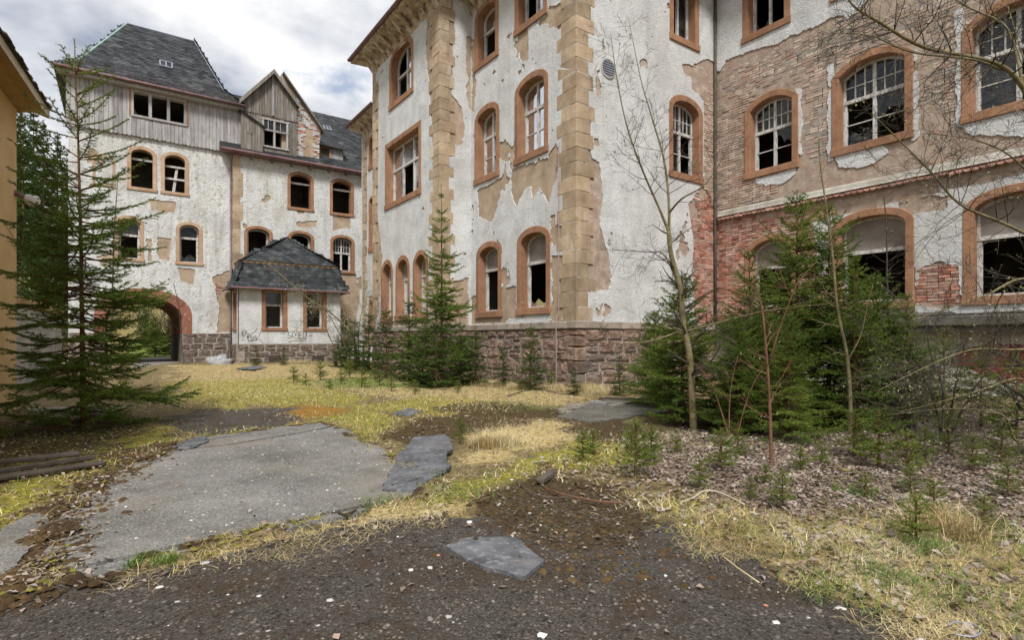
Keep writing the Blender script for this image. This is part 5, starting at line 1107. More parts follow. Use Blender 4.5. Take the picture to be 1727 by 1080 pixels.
def spruce(name, label, H, Rd, seed, dens=95, nl=.022, nw=.0028, mat='needles', loc=(0, 0, 0), group=None, whorl=.24, nb=6, low=.03, topbare=.16, spacing=.065, droop=.25, power=.8, sec=True, cat='tree', up0=8, lean=0, thick=1., side_top=.42, side_low=.42, inter=1., jit=.2):
    r = np.random.default_rng(seed); root = thing(name, label, cat, (0, 0, 0), group)
    g = G(); zz = np.linspace(0, H, 12); wob = np.cumsum(r.normal(0, .004 * H / 6, (12, 2)), 0); wob[:, 0] += lean * (zz / H) ** 1.5
    r0 = (.009 * H + .012) * thick; g.tube([(wob[i, 0], wob[i, 1], zz[i] - (.12 if i == 0 else 0)) for i in range(12)], [max(r0 * (1 - z / H) ** .8, .006) for z in zz], 7)
    S0, S1 = [], []
    levels = list(np.arange(low * H + .1, H * (1 - topbare * .15), whorl)); levels = [z + r.normal(0, whorl * .16) for z in levels]; levels = [z for z in levels if z < H * .985]; br = []
    for k, z in enumerate(levels):
        f = z / H; sp = 1 + 1.0 * max(0, f - (1 - topbare))
        for q in range(nb):
            if r.random() < .10: continue
            br.append((z + r.normal(0, .03), 2 * math.pi * (q + (k % 2) * .5) / nb + r.normal(0, .22), 1.0))
        if f < 1 - topbare:
            for q in range(int(round((nb - 1) * inter * (1 if f < .45 else max(0, 1 - (f - .45) * 2.2 / 1))))): br.append((z + whorl * r.uniform(.25, .8), r.uniform(0, 2 * math.pi), .62))
    for (z, a, sc) in br:
        f = min(z / H, .99); Lb = Rd * ((1 - f) ** power) * np.clip(r.normal(.95, jit), .45, 1.4) * sc + .04
        if f < .12: Lb *= .82 + r.uniform(-.2, .2)
        el = R(up0 + 38 * f ** 2.2 + r.normal(0, 9) - 10 * (1 - f)); n = max(4, int(Lb / .14) + 2); t = np.linspace(0, 1, n)
        h = np.array((math.cos(a), math.sin(a), 0)); side = np.array((-math.sin(a), math.cos(a), 0))
        zz_ = Lb * (t * math.sin(el) - droop * (1 - f) * (np.sin(t * math.pi * .75)) * .55 + .10 * t ** 3)
        bx = np.interp(z, zz, wob[:, 0]); by = np.interp(z, zz, wob[:, 1])
        wv = r.normal(0, .05) * Lb
        P = np.array((bx, by, z)) + np.outer(t * Lb * math.cos(el), h) + np.outer(np.sin(t * 3) * wv, side); P[:, 2] += zz_
        P[:, 2] = np.maximum(P[:, 2], .05 + .05 * r.random())
        g.tube(P, [max(.0035, (.006 + Lb * .0095) * (1 - .85 * x)) for x in t], 3, False)
        bare = .12 + .30 * (1 - f) * (Lb > .5)
        m_ = t[:-1] >= bare * .8; S0.append(P[:-1][m_]); S1.append(P[1:][m_])
        x = bare * Lb; sgn = 1
        while x < Lb * .97:
            tt = x / Lb; p = np.array([np.interp(tt, t, P[:, i]) for i in range(3)]); i0 = min(int(tt * (n - 1)), n - 2); d = unit(P[i0 + 1] - P[i0])
            ls = ((side_low + (side_top - side_low) * min(1, f * 1.3)) * (Lb - x) + .07) * r.uniform(.6, 1.15); ls = min(ls, .62); an = R(r.normal(52, 8))
            sv = unit(np.cross(d, (0, 0, 1))) * sgn; dv = unit(d * math.cos(an) + sv * math.sin(an) + np.array((0, 0, r.normal(-.06, .10))))
            q = p + dv * ls; q[2] -= .08 * ls; q[2] = max(q[2], .04); S0.append(p[None]); S1.append(q[None])
            if sec and ls > .16:
                y = ls * .25; s2 = 1
                while y < ls * .95:
                    p2 = p + (q - p) * y / ls; l2 = (.45 * (ls - y) + .04) * r.uniform(.6, 1.1); d2 = unit(dv * .72 + np.cross(dv, (0, 0, 1)) * .62 * s2 + np.array((0, 0, r.normal(-.05, .12))))
                    S0.append(p2[None]); S1.append((p2 + d2 * l2)[None]); s2 = -s2; y += spacing * 1.15
            sgn = -sgn; x += spacing * r.uniform(.7, 1.25) * .7
    # leader
    top = np.array([(np.interp(z, zz, wob[:, 0]), np.interp(z, zz, wob[:, 1]), z) for z in np.linspace(H * (1 - topbare), H + .05, 6)]); S0.append(top[:-1]); S1.append(top[1:])
    P0, P1 = np.concatenate(S0), np.concatenate(S1)
    g.build('trunk', MT['spruce_bark'], root, True); needle_mesh('crown', P0, P1, dens, nl, nw, MT[mat], root, seed + 1)
    # fine twigs
    sdv = unit(np.cross(P1 - P0, np.array((.1, .2, 1.)))) * .0022; V = np.stack([P0 - sdv, P0 + sdv, P1], 1).reshape(-1, 3); mesh_np('twigs', V, np.arange(len(V)).reshape(-1, 3), MT['spruce_bark'], root)
    root.location = loc; ORG[root.name] = tuple(loc); return root
def copy_tree(o, loc, rz=0, sc=1, label=None, group=None, sz=None):
    c = o.copy(); COL.objects.link(c); c.location = loc; c.rotation_euler.z = rz; c.scale = (sc, sc, sz or sc)
    if label: c['label'] = label
    if group: c['group'] = group
    for ch in o.children:
        d = ch.copy(); COL.objects.link(d); d.parent = c
    return c
def gl_(px, py): p = gt(px, py); return (p[0], p[1], gzf(*p) + .01)
spruce('spruce_tree', 'tall young spruce with a long bare leader beside the ochre house', 5.95, 1.50, 11, dens=310, nl=.030, nw=.0042, loc=gl_(140, 724), whorl=.26, nb=6, topbare=.42, spacing=.055, power=.52, droop=.26, lean=-.12, thick=.62, side_top=.02, side_low=.60, inter=2.1, jit=.17)
spruce('spruce_tree', 'slim tall spruce with drooping lower boughs at the projecting bay corner', 6.15, 1.65, 23, dens=170, nl=.042, nw=.0065, loc=gl_(744, 648), whorl=.34, nb=6, topbare=.42, spacing=.065, power=1.1, droop=.42, up0=6, thick=.75, side_top=.3, jit=.20, inter=2.2, side_low=.55)
T_d = spruce('spruce_tree', 'dense broad young spruce behind the slender leaning tree', 2.35, .92, 31, dens=230, nl=.030, nw=.0044, loc=gl_(1150, 716), whorl=.15, nb=7, topbare=.12, spacing=.055, power=.5, droop=.15, inter=1.6, side_low=.48)
T_t = spruce('spruce_tree', 'tallest spruce of the thicket with its top before the brick arch window', 3.75, 1.15, 41, dens=220, nl=.030, nw=.0044, loc=gl_(1345, 716), whorl=.2, nb=7, topbare=.22, spacing=.058, power=.58, droop=.22, inter=1.6, side_low=.5)
T_d2 = spruce('spruce_tree', 'bushy spruce in the thicket below the brick arch window', 2.6, .85, 131, dens=200, nl=.030, nw=.0044, loc=gl_(1290, 708), whorl=.18, nb=7, topbare=.2, spacing=.06, power=.66, droop=.25, jit=.26, side_top=.3, inter=1.5, side_low=.48)
# copies in the thicket along facade C
for (px, py, k, sc, src, lab) in ((1398, 716, 1.0, .95, 'T_t', 'spruce in the thicket standing right beside the tallest one'), (1265, 722, 2.2, 1.05, 'T_e2', 'low bushy spruce filling the thicket between slender tree and tallest spruce'),
 (1245, 735, 3.3, .7, 'T_d', 'small bushy spruce at the thicket edge by the reddish sapling'), (1440, 728, 4.0, 1.0, 'T_e2', 'bushy spruce beneath the middle ground-floor arch window'), (1330, 745, 5.0, .7, 'T_e2', 'small spruce at the foot of the tallest thicket spruce'), (1105, 690, 1.5, .80, 'T_d', 'dense spruce beside the red stone plinth end'), (1475, 716, 2.9, 1.0, 'T_d', 'bushy spruce between the thin dark sapling and the yellowish sapling'), (1530, 722, 1.9, .8, 'T_e2', 'low bushy spruce under the basement ledge')):
    copy_tree(dict(T_t=T_t, T_d=T_d, T_e2=T_d2)[src], gl_(px, py), k, sc, lab)
T_s = spruce('spruce_sapling', 'open young spruce before the red brick patch of the basement wall', 1.75, .78, 51, dens=220, nl=.030, nw=.0044, loc=gl_(1508, 716), whorl=.21, nb=5, topbare=.25, spacing=.07, power=.7, droop=.1, low=.06)
copy_tree(T_s, gl_(1592, 716), 2, .9, 'open young spruce under the broken ledge of the basement wall'); copy_tree(T_s, gl_(1655, 724), 4, .75, 'small open spruce at the right end of the basement wall'); copy_tree(T_s, gl_(1555, 732), 5, .6, 'low spruce sapling between two open young spruces by the basement wall'); copy_tree(T_s, gl_(1715, 740), 1, .7, 'spruce sapling under the overhanging bare branches')
# along the bay and the stone plinth
T_b = spruce('spruce_sapling', 'dark young spruce in front of the three narrow arched windows', 2.55, .72, 61, dens=150, nl=.042, nw=.0065, mat='needles_dark', loc=gl_(652, 640), whorl=.23, nb=6, topbare=.2, spacing=.075, power=.75, droop=.2)
for (px, py, k, sc, lab) in ((690, 645, 1, .95, 'young spruce left of the tall spruce at the bay'), (622, 632, 2, .85, 'dark spruce beside the bare shrub at the porch'), (598, 626, 3, .75, 'small dark spruce behind the bare shrub'), (895, 660, 4, .62, 'small dense spruce against the red stone plinth'), (848, 655, 5, .42, 'knee-high round spruce by the plinth hollow'), (802, 652, 1, .6, 'low spruce at the right foot of the tall bay spruce'),
        (712, 654, 2.4, .72, 'low spruce at the left foot of the tall bay spruce'), (1045, 668, .5, .36, 'little spruce at the plinth beyond the concrete path'), (968, 668, 3.3, .25, 'tiny spruce at the foot of the sandstone corner'), (432, 618, .3, .32, 'small spruce under the first porch window'), (478, 617, 1.3, .30, 'small spruce before the porch cellar opening'), (568, 620, 2.1, .42, 'spruce sapling under the right end of the porch'), (736, 656, .9, .85, 'broad low spruce bush before the tall bay spruce'), (776, 652, 2.7, .68, 'bushy spruce right of the tall bay spruce trunk'), (584, 622, 1.7, .8, 'dark spruce bush at the porch end behind the arching shrub')):
    copy_tree(T_b, gl_(px, py), k, sc * 1.35, lab, None, sc * 1.15)
# seedlings
T_e = spruce('spruce_seedling', 'bright green spruce seedling on the moss beside the brown gravel', .55, .27, 71, dens=230, nl=.022, nw=.003, mat='needles_light', loc=gl_(1072, 806), group='spruce seedlings in the leaf litter', whorl=.09, nb=5, topbare=.25, spacing=.05, power=.7, droop=0, low=.04, cat='seedling', up0=14)
SEED_LAB = {(983, 782): 'small spruce seedling closest to the short grey plank', (1000, 770): 'small spruce seedling just behind the one by the grey plank', (1098, 782): 'spruce seedling right behind the bright one on the moss', (1215, 800): 'spruce seedling in the litter above the curved pale hose', (1180, 828): 'tiny spruce seedling touching the curved pale hose',
    (1320, 862): 'spruce seedling at the straw edge below the reddish sapling', (1545, 925): 'spruce seedling standing in the straw with green grass around it', (1575, 890): 'spruce seedling beside the tall straw tuft', (1140, 768): 'tiny spruce seedling in front of the slender leaning tree', (1482, 795): 'largest spruce seedling in the leaf litter'}
rr = random.Random(5)
for (px, py, sc) in ((1000,770,.55),(983,782,.62),(1098,782,.75),(1215,800,.8),(1180,828,.5),(1140,768,.4),(1245,775,.6),(1320,862,.55),(1265,848,.35),(1482,795,1.15),(1440,775,1.0),(1530,805,.8),(1560,785,.75),(1575,890,.6),(1545,925,.62),(1600,770,.9),(1640,800,.7),(1690,790,.9),(1700,845,.6),(1385,790,.5),(1350,800,.5),(1460,845,.4),(1290,820,.35),(1660,905,.5),(1535,835,.45),(1065,765,.5)):
    copy_tree(T_e, gl_(px, py), rr.uniform(0, 6), sc, SEED_LAB.get((px, py), 'knee-high spruce seedling in the leaf litter by the spruce thicket'))
for (px, py, sc) in ((495,648,1.0),(515,652,.7),(540,643,1.2),(575,650,.9),(610,655,1.1),(640,652,.8),(660,662,.8),(555,660,.6),(590,640,1.2),(632,640,1.1),(700,668,.7),(772,664,.6),(930,655,.9),(775,750,.65)):
    copy_tree(T_e, gl_(px, py), rr.uniform(0, 6), sc * .95, 'bright green spruce seedling on the mossy yard before the bay', 'spruce seedlings before the bay')
# far trees behind the gate and the ochre house
T_f = spruce('forest_spruce', 'tall dark forest spruce rising behind the block wall', 15.5, 3.0, 81, dens=55, nl=.16, nw=.026, mat='needles_dark', loc=(0, 0, 0), group='forest spruces behind the block wall', whorl=.62, nb=6, topbare=.12, spacing=.17, power=.75, droop=.4, sec=True, low=.08)
fp = [(72, 42, 1.0), (40, 38, .93), (98, 50, .96), (20, 46, 1.05), (55, 52, 1.1), (112, 58, .85), (84, 38, .62), (36, 50, 1.1), (60, 33, .5), (105, 44, .55)]
for i, (px, t_, sc) in enumerate(fp):
    p = at(px, 572, t_); l = (p[0], p[1], gzf(p[0], p[1]) - .1)
    if i == 0: T_f.location = l
    else: copy_tree(T_f, l, i * 1.3, sc)
for i, (px, t_, sc, lab) in enumerate(((290, 37, 1.0, 'dark round spruce seen through the gateway on the right'), (262, 38, .95, 'lighter bushy spruce seen through the gateway'), (245, 43, .8, 'farther small spruce in the middle of the gateway view'))):
    p = at(px, 572, t_); copy_tree(T_d, (p[0], p[1], gzf(p[0], p[1])), i * 2, sc * 1.15, lab)
for i, (px, t_, sc) in enumerate(((255, 62, .5), (225, 66, .6), (285, 68, .62), (200, 60, .55), (170, 64, .6), (310, 66, .5))):
    p = at(px, 572, t_); copy_tree(T_f, (p[0], p[1], gzf(p[0], p[1])), i, sc, 'distant dark spruce on the slope beyond the gateway', 'spruces on the slope beyond the gateway')

# ------------------------------------------------------------------ bare deciduous growth
def branchy(g, p, d, L_, r, depth, rs, ends, curl=.18, up=.12, k=5, nsub=(3, 5), ratio=.6):
    n = max(3, int(L_ / .16) + 2) if depth > 0 else 4; P = [np.array(p, float)]; d = unit(np.array(d, float)); dirs = []
    for i in range(n):
        d = unit(d + rs.normal(0, curl, 3) * .5 + np.array((0, 0, up * .25))); dirs.append(d); P.append(P[-1] + d * L_ / n)
    rad = [max(r * (1 - .75 * i / n), .0016) for i in range(n + 1)]; g.tube(P, rad, k if r > .01 else 3, False); ends.append(P[-1])
    if depth <= 0: return
    for j in range(rs.integers(*nsub) + 1):
        u = rs.uniform(.2, .97); i = min(int(u * n), n - 1); q = P[i] + (P[i+1] - P[i]) * (u * n - i); e = rs.normal(0, 1, 3); e -= dirs[i] * e.dot(dirs[i]); e = unit(e)
        nd = unit(dirs[i] * rs.uniform(.45, .9) + e * .75 + np.array((0, 0, .1))); branchy(g, q, nd, L_ * ratio * rs.uniform(.55, 1.1) * (1.1 - .4 * u), max(rad[i] * .55, .002), depth - 1, rs, ends, curl * 1.15, up, k, nsub, ratio)
def bud_mesh(ends, parent, mat, sz, seed, frac=1):
    r = np.random.default_rng(seed); E_ = np.array(ends); E_ = E_[r.random(len(E_)) < frac]
    if not len(E_): return
    c = np.repeat(E_, 2, 0) + r.normal(0, sz * .8, (len(E_) * 2, 3)); V = np.stack([c + r.normal(0, sz, c.shape), c + r.normal(0, sz, c.shape), c + r.normal(0, sz, c.shape), ], 1).reshape(-1, 3)
    mesh_np('buds', V, np.arange(len(V)).reshape(-1, 3), MT[mat], parent)
def stem_tree(name, label, stems, mat, seed, side=(10, .9), depth=2, buds=None, cat='tree', group=None, tmat=None, up=.1, curl=.2, bsz=.012, bfrac=.6, sidefrom=.25, ratio=.6):
    """stems: list of ([points], r0, r1); first point of the first stem is the foot"""
    rs = np.random.default_rng(seed); foot = stems[0][0][0]; root = thing(name, label, cat, tuple(foot), group); gt, gb_, ends = G(), G(), []
    for pts, r0, r1 in stems:
        pts = [np.array(p, float) for p in pts]; C = []
        for i in range(len(pts) - 1):                               # smooth
            p0, p1, p2, p3 = pts[max(i-1, 0)], pts[i], pts[i+1], pts[min(i+2, len(pts)-1)]
            for u in np.linspace(0, 1, 6)[:-1]: C.append(.5 * (2*p1 + (p2-p0)*u + (2*p0-5*p1+4*p2-p3)*u*u + (3*p1-p0-3*p2+p3)*u**3))
        C.append(pts[-1]); n = len(C); rad = [r0 + (r1 - r0) * i / (n - 1) for i in range(n)]; gt.tube(C, rad, 8, True); ends.append(C[-1])
        Ls = sum(np.linalg.norm(C[i+1] - C[i]) for i in range(n - 1)); ns = int(side[0] * Ls)
        for j in range(ns):
            u = rs.uniform(sidefrom, 1); i = min(int(u * (n - 1)), n - 2); d = unit(C[i+1] - C[i]); e = rs.normal(0, 1, 3); e -= d * e.dot(d); e = unit(e)
            branchy(gb_, C[i], unit(d * .55 + e * .9), side[1] * rs.uniform(.45, 1.1) * (1.15 - .55 * u), max(rad[i] * .42, .0028), depth, rs, ends, curl, up, 4, (2, 4), ratio)
    gt.build('trunk', MT[tmat or mat], root, True); stuff(gb_.build('branches', MT[mat], root))
    if buds: bud_mesh(ends, root, buds, bsz, seed, bfrac)
    return root
def pxs(t, *pp): return [at(a, b, t if len(q) == 0 else q[0]) for a, b, *q in pp]
def foot(px, py): p = gt(px, py); return (p[0], p[1], gzf(*p) - .1)
tA = 8.45
stem_tree('slender_tree', 'slender leaning bare tree with olive bark in front of the spruce thicket', [
    ([foot(1170, 728)] + pxs(tA, (1168,690),(1163,600),(1152,545),(1148,490),(1132,430),(1128,390)), .058, .032),
    (pxs(tA, (1128,392),(1112,352),(1085,290,8.3),(1058,215,8.2),(1040,130,8.1),(1030,55,8.0)), .022, .003), (pxs(tA, (1128,392),(1128,340),(1120,270,8.6),(1100,200,8.7),(1080,130,8.8),(1060,30,8.8)), .024, .003), (pxs(tA, (1128,360),(1150,335,8.2),(1190,310,8.0),(1225,255,7.8)), .018, .004),
    (pxs(tA, (1143,480),(1120,430,8.5),(1090,425,8.6),(1010,420,8.7)), .016, .004), (pxs(tA, (1155,560),(1210,545,8.2),(1290,525,8.0),(1400,512,7.8)), .018, .004), (pxs(tA, (1155,555),(1100,575,8.3),(1040,580,8.2),(990,560,8.1)), .015, .003)],
    'twig_dark', 3, (7.5, .8), 2, None, tmat='twig_olive', curl=.25, up=.15)
stem_tree('slender_sapling', 'reddish bare sapling standing in the leaf litter', [([foot(1302, 797)] + pxs(5.9, (1300,740),(1297,660),(1292,590),(1285,520),(1270,470)), .020, .006), (pxs(5.9, (1297,610),(1320,540,5.8),(1345,480,5.7),(1378,440,5.6)), .009, .003)], 'twig_red', 4, (9, .5), 1, 'buds', curl=.3, bsz=.006, bfrac=.4)
stem_tree('slender_sapling', 'tall yellowish bare sapling in front of the middle arch window', [([foot(1432, 735)] + pxs(8.0, (1434,680),(1428,600),(1412,520),(1405,440),(1395,360),(1385,290),(1380,230)), .032, .006), (pxs(8.0, (1428,610),(1450,570),(1462,520),(1472,480)), .012, .003)], 'twig_olive', 5, (4, .5), 1, None, curl=.25)
stem_tree('slender_sapling', 'thin dark bare sapling crossing the middle arch window', [([foot(1507, 708)] + pxs(9.3, (1505,620),(1498,540),(1496,460),(1495,380),(1490,330)), .026, .006)], 'twig_dark', 6, (5, .6), 1, None, curl=.25)
stem_tree('bare_tree', 'spreading bare tree with budding branches hanging over the leaf litter', [
    ([foot(1765, 790), at(1770, 700, 6.4), at(1790, 560, 6.3), at(1800, 420, 6.2), at(1810, 280, 6.1)], .10, .06),
    (pxs(6.1, (1806,290),(1727,150,5.9),(1675,105,5.8),(1560,80,5.7),(1480,35,5.6),(1440,10,5.6),(1420,-20,5.6)), 0.0298, 0.0060), (pxs(5.85, (1690,118),(1640,100,5.7),(1540,88,5.5),(1470,60,5.3),(1415,55,5.2)), 0.0136, 0.0036), (pxs(6.0, (1727,155),(1700,50,6.2),(1640,15,6.4),(1585,-15,6.6)), 0.0174, 0.0048),
    (pxs(6.2, (1800,430),(1700,380,5.9),(1620,345,5.8),(1570,290,5.8),(1520,240,5.7),(1470,190,5.7)), 0.0186, 0.0036), (pxs(6.2, (1797,500),(1727,470,6.0),(1660,500,5.8),(1600,520,5.7),(1540,540,5.6)), 0.0161, 0.0030), (pxs(6.3, (1790,580),(1720,590,6.0),(1640,590,5.8),(1560,620,5.7),(1480,660,5.6)), 0.0149, 0.0030),
    (pxs(6.4, (1772,700),(1727,640,6.2),(1650,660,6.0),(1580,680,5.9),(1500,700,5.8)), 0.0124, 0.0024), (pxs(6.4, (1770,720),(1715,745,6.1),(1690,700,6.0),(1600,690,5.9),(1490,702,5.8)), 0.0161, 0.0024), (pxs(6.2, (1800,380),(1740,300,6.3),(1700,260,6.3),(1640,235,6.2),(1560,225,6.2)), 0.0149, 0.0030), (pxs(6.1, (1808,300),(1760,180,6.6),(1727,100,7.0),(1700,10,7.2)), 0.0186, 0.0048)],
    'twig_dark', 8, (13, .85), 2, 'buds', tmat='twig_olive', curl=.28, up=.05, sidefrom=.2, bsz=.007, bfrac=.30)
stem_tree('bare_shrub', 'arching bare shrub with pale catkins in front of the porch', [([foot(606, 622)] + pxs(23.5, (600,585),(590,560),(560,530,23.3),(515,500,23.1),(475,465,23.0),(445,440,23.0)), .05, .012)] + [([np.array(foot(606 + a, 622)), at(606 + b, 570, 23.5), at(606 + c, 520, 23.6), at(606 + d, 470 + e, 23.8)], .028, .006) for a, b, c, d, e in ((-8, -30, -60, -85, 40), (4, 10, 20, 26, 30), (-4, -10, -28, -36, 10), (8, 22, 30, 20, 60), (-14, -50, -70, -110, 90), (2, -2, 5, 12, 5))],
    'twig_olive', 9, (8, .9), 2, 'lamp_white', cat='shrub', curl=.3, bsz=.012, bfrac=.22)
stem_tree('slender_sapling', 'thin bare sapling standing before the gatehouse wall', [([foot(187, 624)] + pxs(24, (187,560),(190,480),(192,400),(196,340),(199,300)), .045, .010)], 'twig_grey', 10, (2.2, .8), 1, None)
stem_tree('slender_sapling', 'thin dark sapling leaning on the gateway jamb', [([foot(310, 616)] + pxs(26.5, (306,570),(302,520),(298,500),(293,478)), .035, .010)], 'twig_dark', 12, (2.5, .5), 1, None)
stem_tree('bare_shrub', 'tangled bare shrub in the thicket before the basement wall', [([foot(1590 + a, 735)] + pxs(7.6, (1590 + b, 660), (1590 + c, 600), (1590 + d, 540)), .016, .004) for a, b, c, d in ((0, -20, -60, -110), (4, 20, 30, 60), (-4, 0, -20, -30), (8, 50, 100, 130), (-8, -50, -100, -150))], 'twig_dark', 15, (6, .7), 2, None, cat='shrub', curl=.3, sidefrom=.1)
stem_tree('bare_shrub', 'low bare shrub between the slender tree and the reddish sapling', [([foot(1235 + a, 745)] + pxs(7.7, (1235 + b, 690), (1235 + c, 640), (1235 + d, 600)), .012, .003) for a, b, c, d in ((0, -20, -40, -80), (4, 20, 40, 70), (-4, -5, 0, 10))], 'twig_red', 16, (5, .5), 1, None, cat='shrub', curl=.3, sidefrom=.1)
# thicket on the slope beyond the gate (far, uncountable)
rs = np.random.default_rng(3); protos = []
for i in range(9):
    g, en = G(), []
    for q in range(3): branchy(g, (rs.normal(0, .2), rs.normal(0, .2), -.1), (rs.normal(0, .22), rs.normal(0, .22), 1), rs.uniform(1.8, 3.4), .03, 2, rs, en, .2, .3, 3, (3, 5), .5)
    protos.append((np.array(g.v), np.array(g.f), np.array(en)))
VV, FF, ends, nb_ = [], [], [], 0
for i in range(135):
    px, t_ = rs.uniform(-20, 330), rs.uniform(43, 60)
    if i % 2: px = rs.uniform(150, 320); t_ = rs.uniform(42, 58)
    if px < 128: t_ = rs.uniform(34, 44)
    p = at(px, 572, t_); p[2] = gzf(p[0], p[1]); v, f, en = protos[rs.integers(9)]; a = rs.uniform(0, 6.28); sc = rs.uniform(.7, 1.2) * (1.5 if px < 128 else 1); Rm = np.array(((math.cos(a), -math.sin(a), 0), (math.sin(a), math.cos(a), 0), (0, 0, 1))) * sc
    VV.append(v @ Rm.T + p); FF.append(f + nb_); nb_ += len(v); ends += list(en @ Rm.T + p) if px < 140 or rs.random() < .25 else []
th_ = stuff(mesh_np('thicket', np.concatenate(VV), np.concatenate(FF), MT['twig_grey'])); tag(th_, 'grey leafless thicket on the slope beyond the gateway', 'thicket')
bm_ = np.array(ends); r = np.random.default_rng(8); c = np.repeat(bm_, 2, 0) + r.normal(0, .10, (len(bm_) * 2, 3)); V = np.stack([c + r.normal(0, .05, c.shape) for _ in range(3)], 1).reshape(-1, 3)
tag(stuff(mesh_np('young_foliage', V, np.arange(len(V)).reshape(-1, 3), MT['buds'])), 'pale budding leaves on the thicket behind the block wall', 'foliage')

# ------------------------------------------------------------------ paved slabs, felt, loose things
def flat_sheet(name, poly, z, mat, cracks=(), cell=.035, amp=.10, th=.03, wave=0, crackw=.018, seed=0, nsc=2.5):
    p = np.array(poly); s = np.arange(p[:, 0].min() - .15, p[:, 0].max() + .15, cell); y = np.arange(p[:, 1].min() - .15, p[:, 1].max() + .15, cell); S, Y_ = np.meshgrid(s, y)
    f = -sdpoly(S, Y_, poly) + (fbm(S * nsc, Y_ * nsc, 5, 31 + seed) - .5) * amp * 2 + (fbm(S * 12, Y_ * 12, 3, 35 + seed) - .5) * amp * .6
    for ln, cw in cracks: f = np.minimum(f, sdline(S, Y_, ln) - cw * (.5 + fbm(S * 4, Y_ * 4, 3, 66)) + (fbm(S * 9, Y_ * 9, 3, 67) - .5) * .03)
    polys, edges = msq(f, s, y); g = G()
    def zz(a, b): return z + gzf0(a, b) + (wave * (float(fbm(np.array(a * 2.2), np.array(b * 2.2), 3, 5 + seed)) - .35) if wave else 0)
    for q in polys:
        if wave and len(q) == 4 and (q[1][0] - q[0][0]) > cell * 1.5:   # keep waviness: split runs
            a0, a1 = q[0][0], q[1][0]; b0, b1 = q[0][1], q[2][1]; na = max(1, int(round((a1 - a0) / (cell * 2)))); nb_ = max(1, int(round((b1 - b0) / (cell * 2))))
            for i in range(na):
                for j in range(nb_):
                    xs = (a0 + (a1 - a0) * i / na, a0 + (a1 - a0) * (i + 1) / na); ys = (b0 + (b1 - b0) * j / nb_, b0 + (b1 - b0) * (j + 1) / nb_); g.poly([(x, yy, zz(x, yy)) for x, yy in ((xs[0], ys[0]), (xs[1], ys[0]), (xs[1], ys[1]), (xs[0], ys[1]))])
        else: g.poly([(a, b, zz(a, b)) for a, b in q])
    for a, b in edges: g.poly([(*a, zz(*a)), (*b, zz(*b)), (*b, zz(*b) - th), (*a, zz(*a) - th)])
    return g.build(name, MT[mat], None)
def gzf0(a, b): return 0.
cr = [(PG((0,985),(160,965),(330,925),(480,893),(600,866),(700,845),(760,828)), .034), (PG((260,768),(380,757),(470,742),(545,728),(580,718)), .040), (PG((250,768),(330,752),(420,735)), .026), (PG((640,850),(655,815),(668,790),(650,765)), .01)]
struct(flat_sheet('asphalt_slab', slab, .042, 'concrete', cr, amp=.10))
struct(flat_sheet('asphalt_slab', PG((-200,1060),(-200,935),(0,908),(66,872),(70,890),(34,960),(8,1000)), .036, 'concrete', (), amp=.10, seed=4))
struct(flat_sheet('concrete_path', PG((945,706),(1000,682),(1120,668),(1180,690),(1060,706),(1000,716)), .035, 'ledge_concrete', (), amp=.14, seed=6, cell=.05))
def loose(o, label, cat):
    b = np.array([v.co[:] for v in o.data.vertices]); c = (b.min(0) + b.max(0)) / 2; setpivot(o, (float(c[0]), float(c[1]), float(b[:, 2].min()))); return tag(o, label, cat)
loose(flat_sheet('roofing_felt', PG((648,836),(660,800),(685,762),(700,745),(752,738),(762,760),(752,800),(735,815),(690,838)), .052, 'felt', [(PG((680,826),(720,815),(770,795)), .012)], amp=.07, th=.03, wave=.06, seed=1), 'torn grey roofing felt lying against the asphalt slab edge', 'felt')
loose(flat_sheet('roofing_felt', PG((755,926),(790,913),(868,912),(890,930),(925,952),(885,980),(815,962)), .018, 'felt', (), amp=.035, th=.03, wave=.012, seed=2, cell=.025), 'jagged sheet of roofing felt flat on the dark gravel', 'felt')
loose(flat_sheet('roofing_felt', PG((660,700),(690,692),(715,697),(690,706)), .03, 'felt', (), amp=.05, th=.03, wave=.02, seed=3), 'small felt scrap on the yellow moss', 'felt')
loose(flat_sheet('roofing_felt', PG((280,762),(310,748),(345,742),(352,752),(320,765)), .055, 'felt', (), amp=.05, th=.02, wave=.015, seed=5), 'dark felt flap at the far edge of the asphalt slab', 'felt')
loose(flat_sheet('roofing_felt', PG((398,631),(425,626),(450,628),(430,633)), .215, 'felt', (), amp=.10, th=.03, wave=.05, seed=7), 'black felt scrap in the yard before the porch', 'felt')
def plank(px, py, L_, w_, h_, rz, mat, label, tilt=0, name='plank', cat='plank', dz=0):
    p = gnd(px, py); g = G(); M = Matrix.Translation((p[0], p[1], gzf(*p) + .03 + dz)) @ Matrix.Rotation(rz, 4, 'Z') @ Matrix.Rotation(tilt, 4, 'Y'); n = 6
    rr = random.Random(px); g.cbox(-L_/2, L_/2, -w_/2, w_/2, 0, h_, .008, M, .006); o = g.build(name, MT[mat], None); return loose(o, label, cat)
plank(922, 815, .34, .085, .05, .5, 'twig_grey', 'short grey plank on the brown mossy gravel', R(-3)); plank(1052, 686, 1.1, .07, .05, .25, 'dark_wood', 'long thin batten on the concrete path'); plank(1040, 677, .8, .08, .05, -.8, 'twig_dark', 'dark batten lying across the concrete path'); plank(1008, 684, .45, .07, .06, -1.5, 'weathered_wood', 'short pale batten at the near edge of the concrete path')
for i, (px, py, L_, rz, dz, lab) in enumerate(((20, 815, 1.5, .25, .02, 'bottom dark board of the pile by the ochre house'), (30, 806, 1.3, .38, .05, 'middle dark board of the pile by the ochre house'), (10, 800, 1.2, .12, .09, 'top dark board of the pile by the ochre house'))): plank(px, py, L_, .13, .035, rz, 'twig_dark', lab, dz=dz)
g = G(); p = gnd(1065, 900)
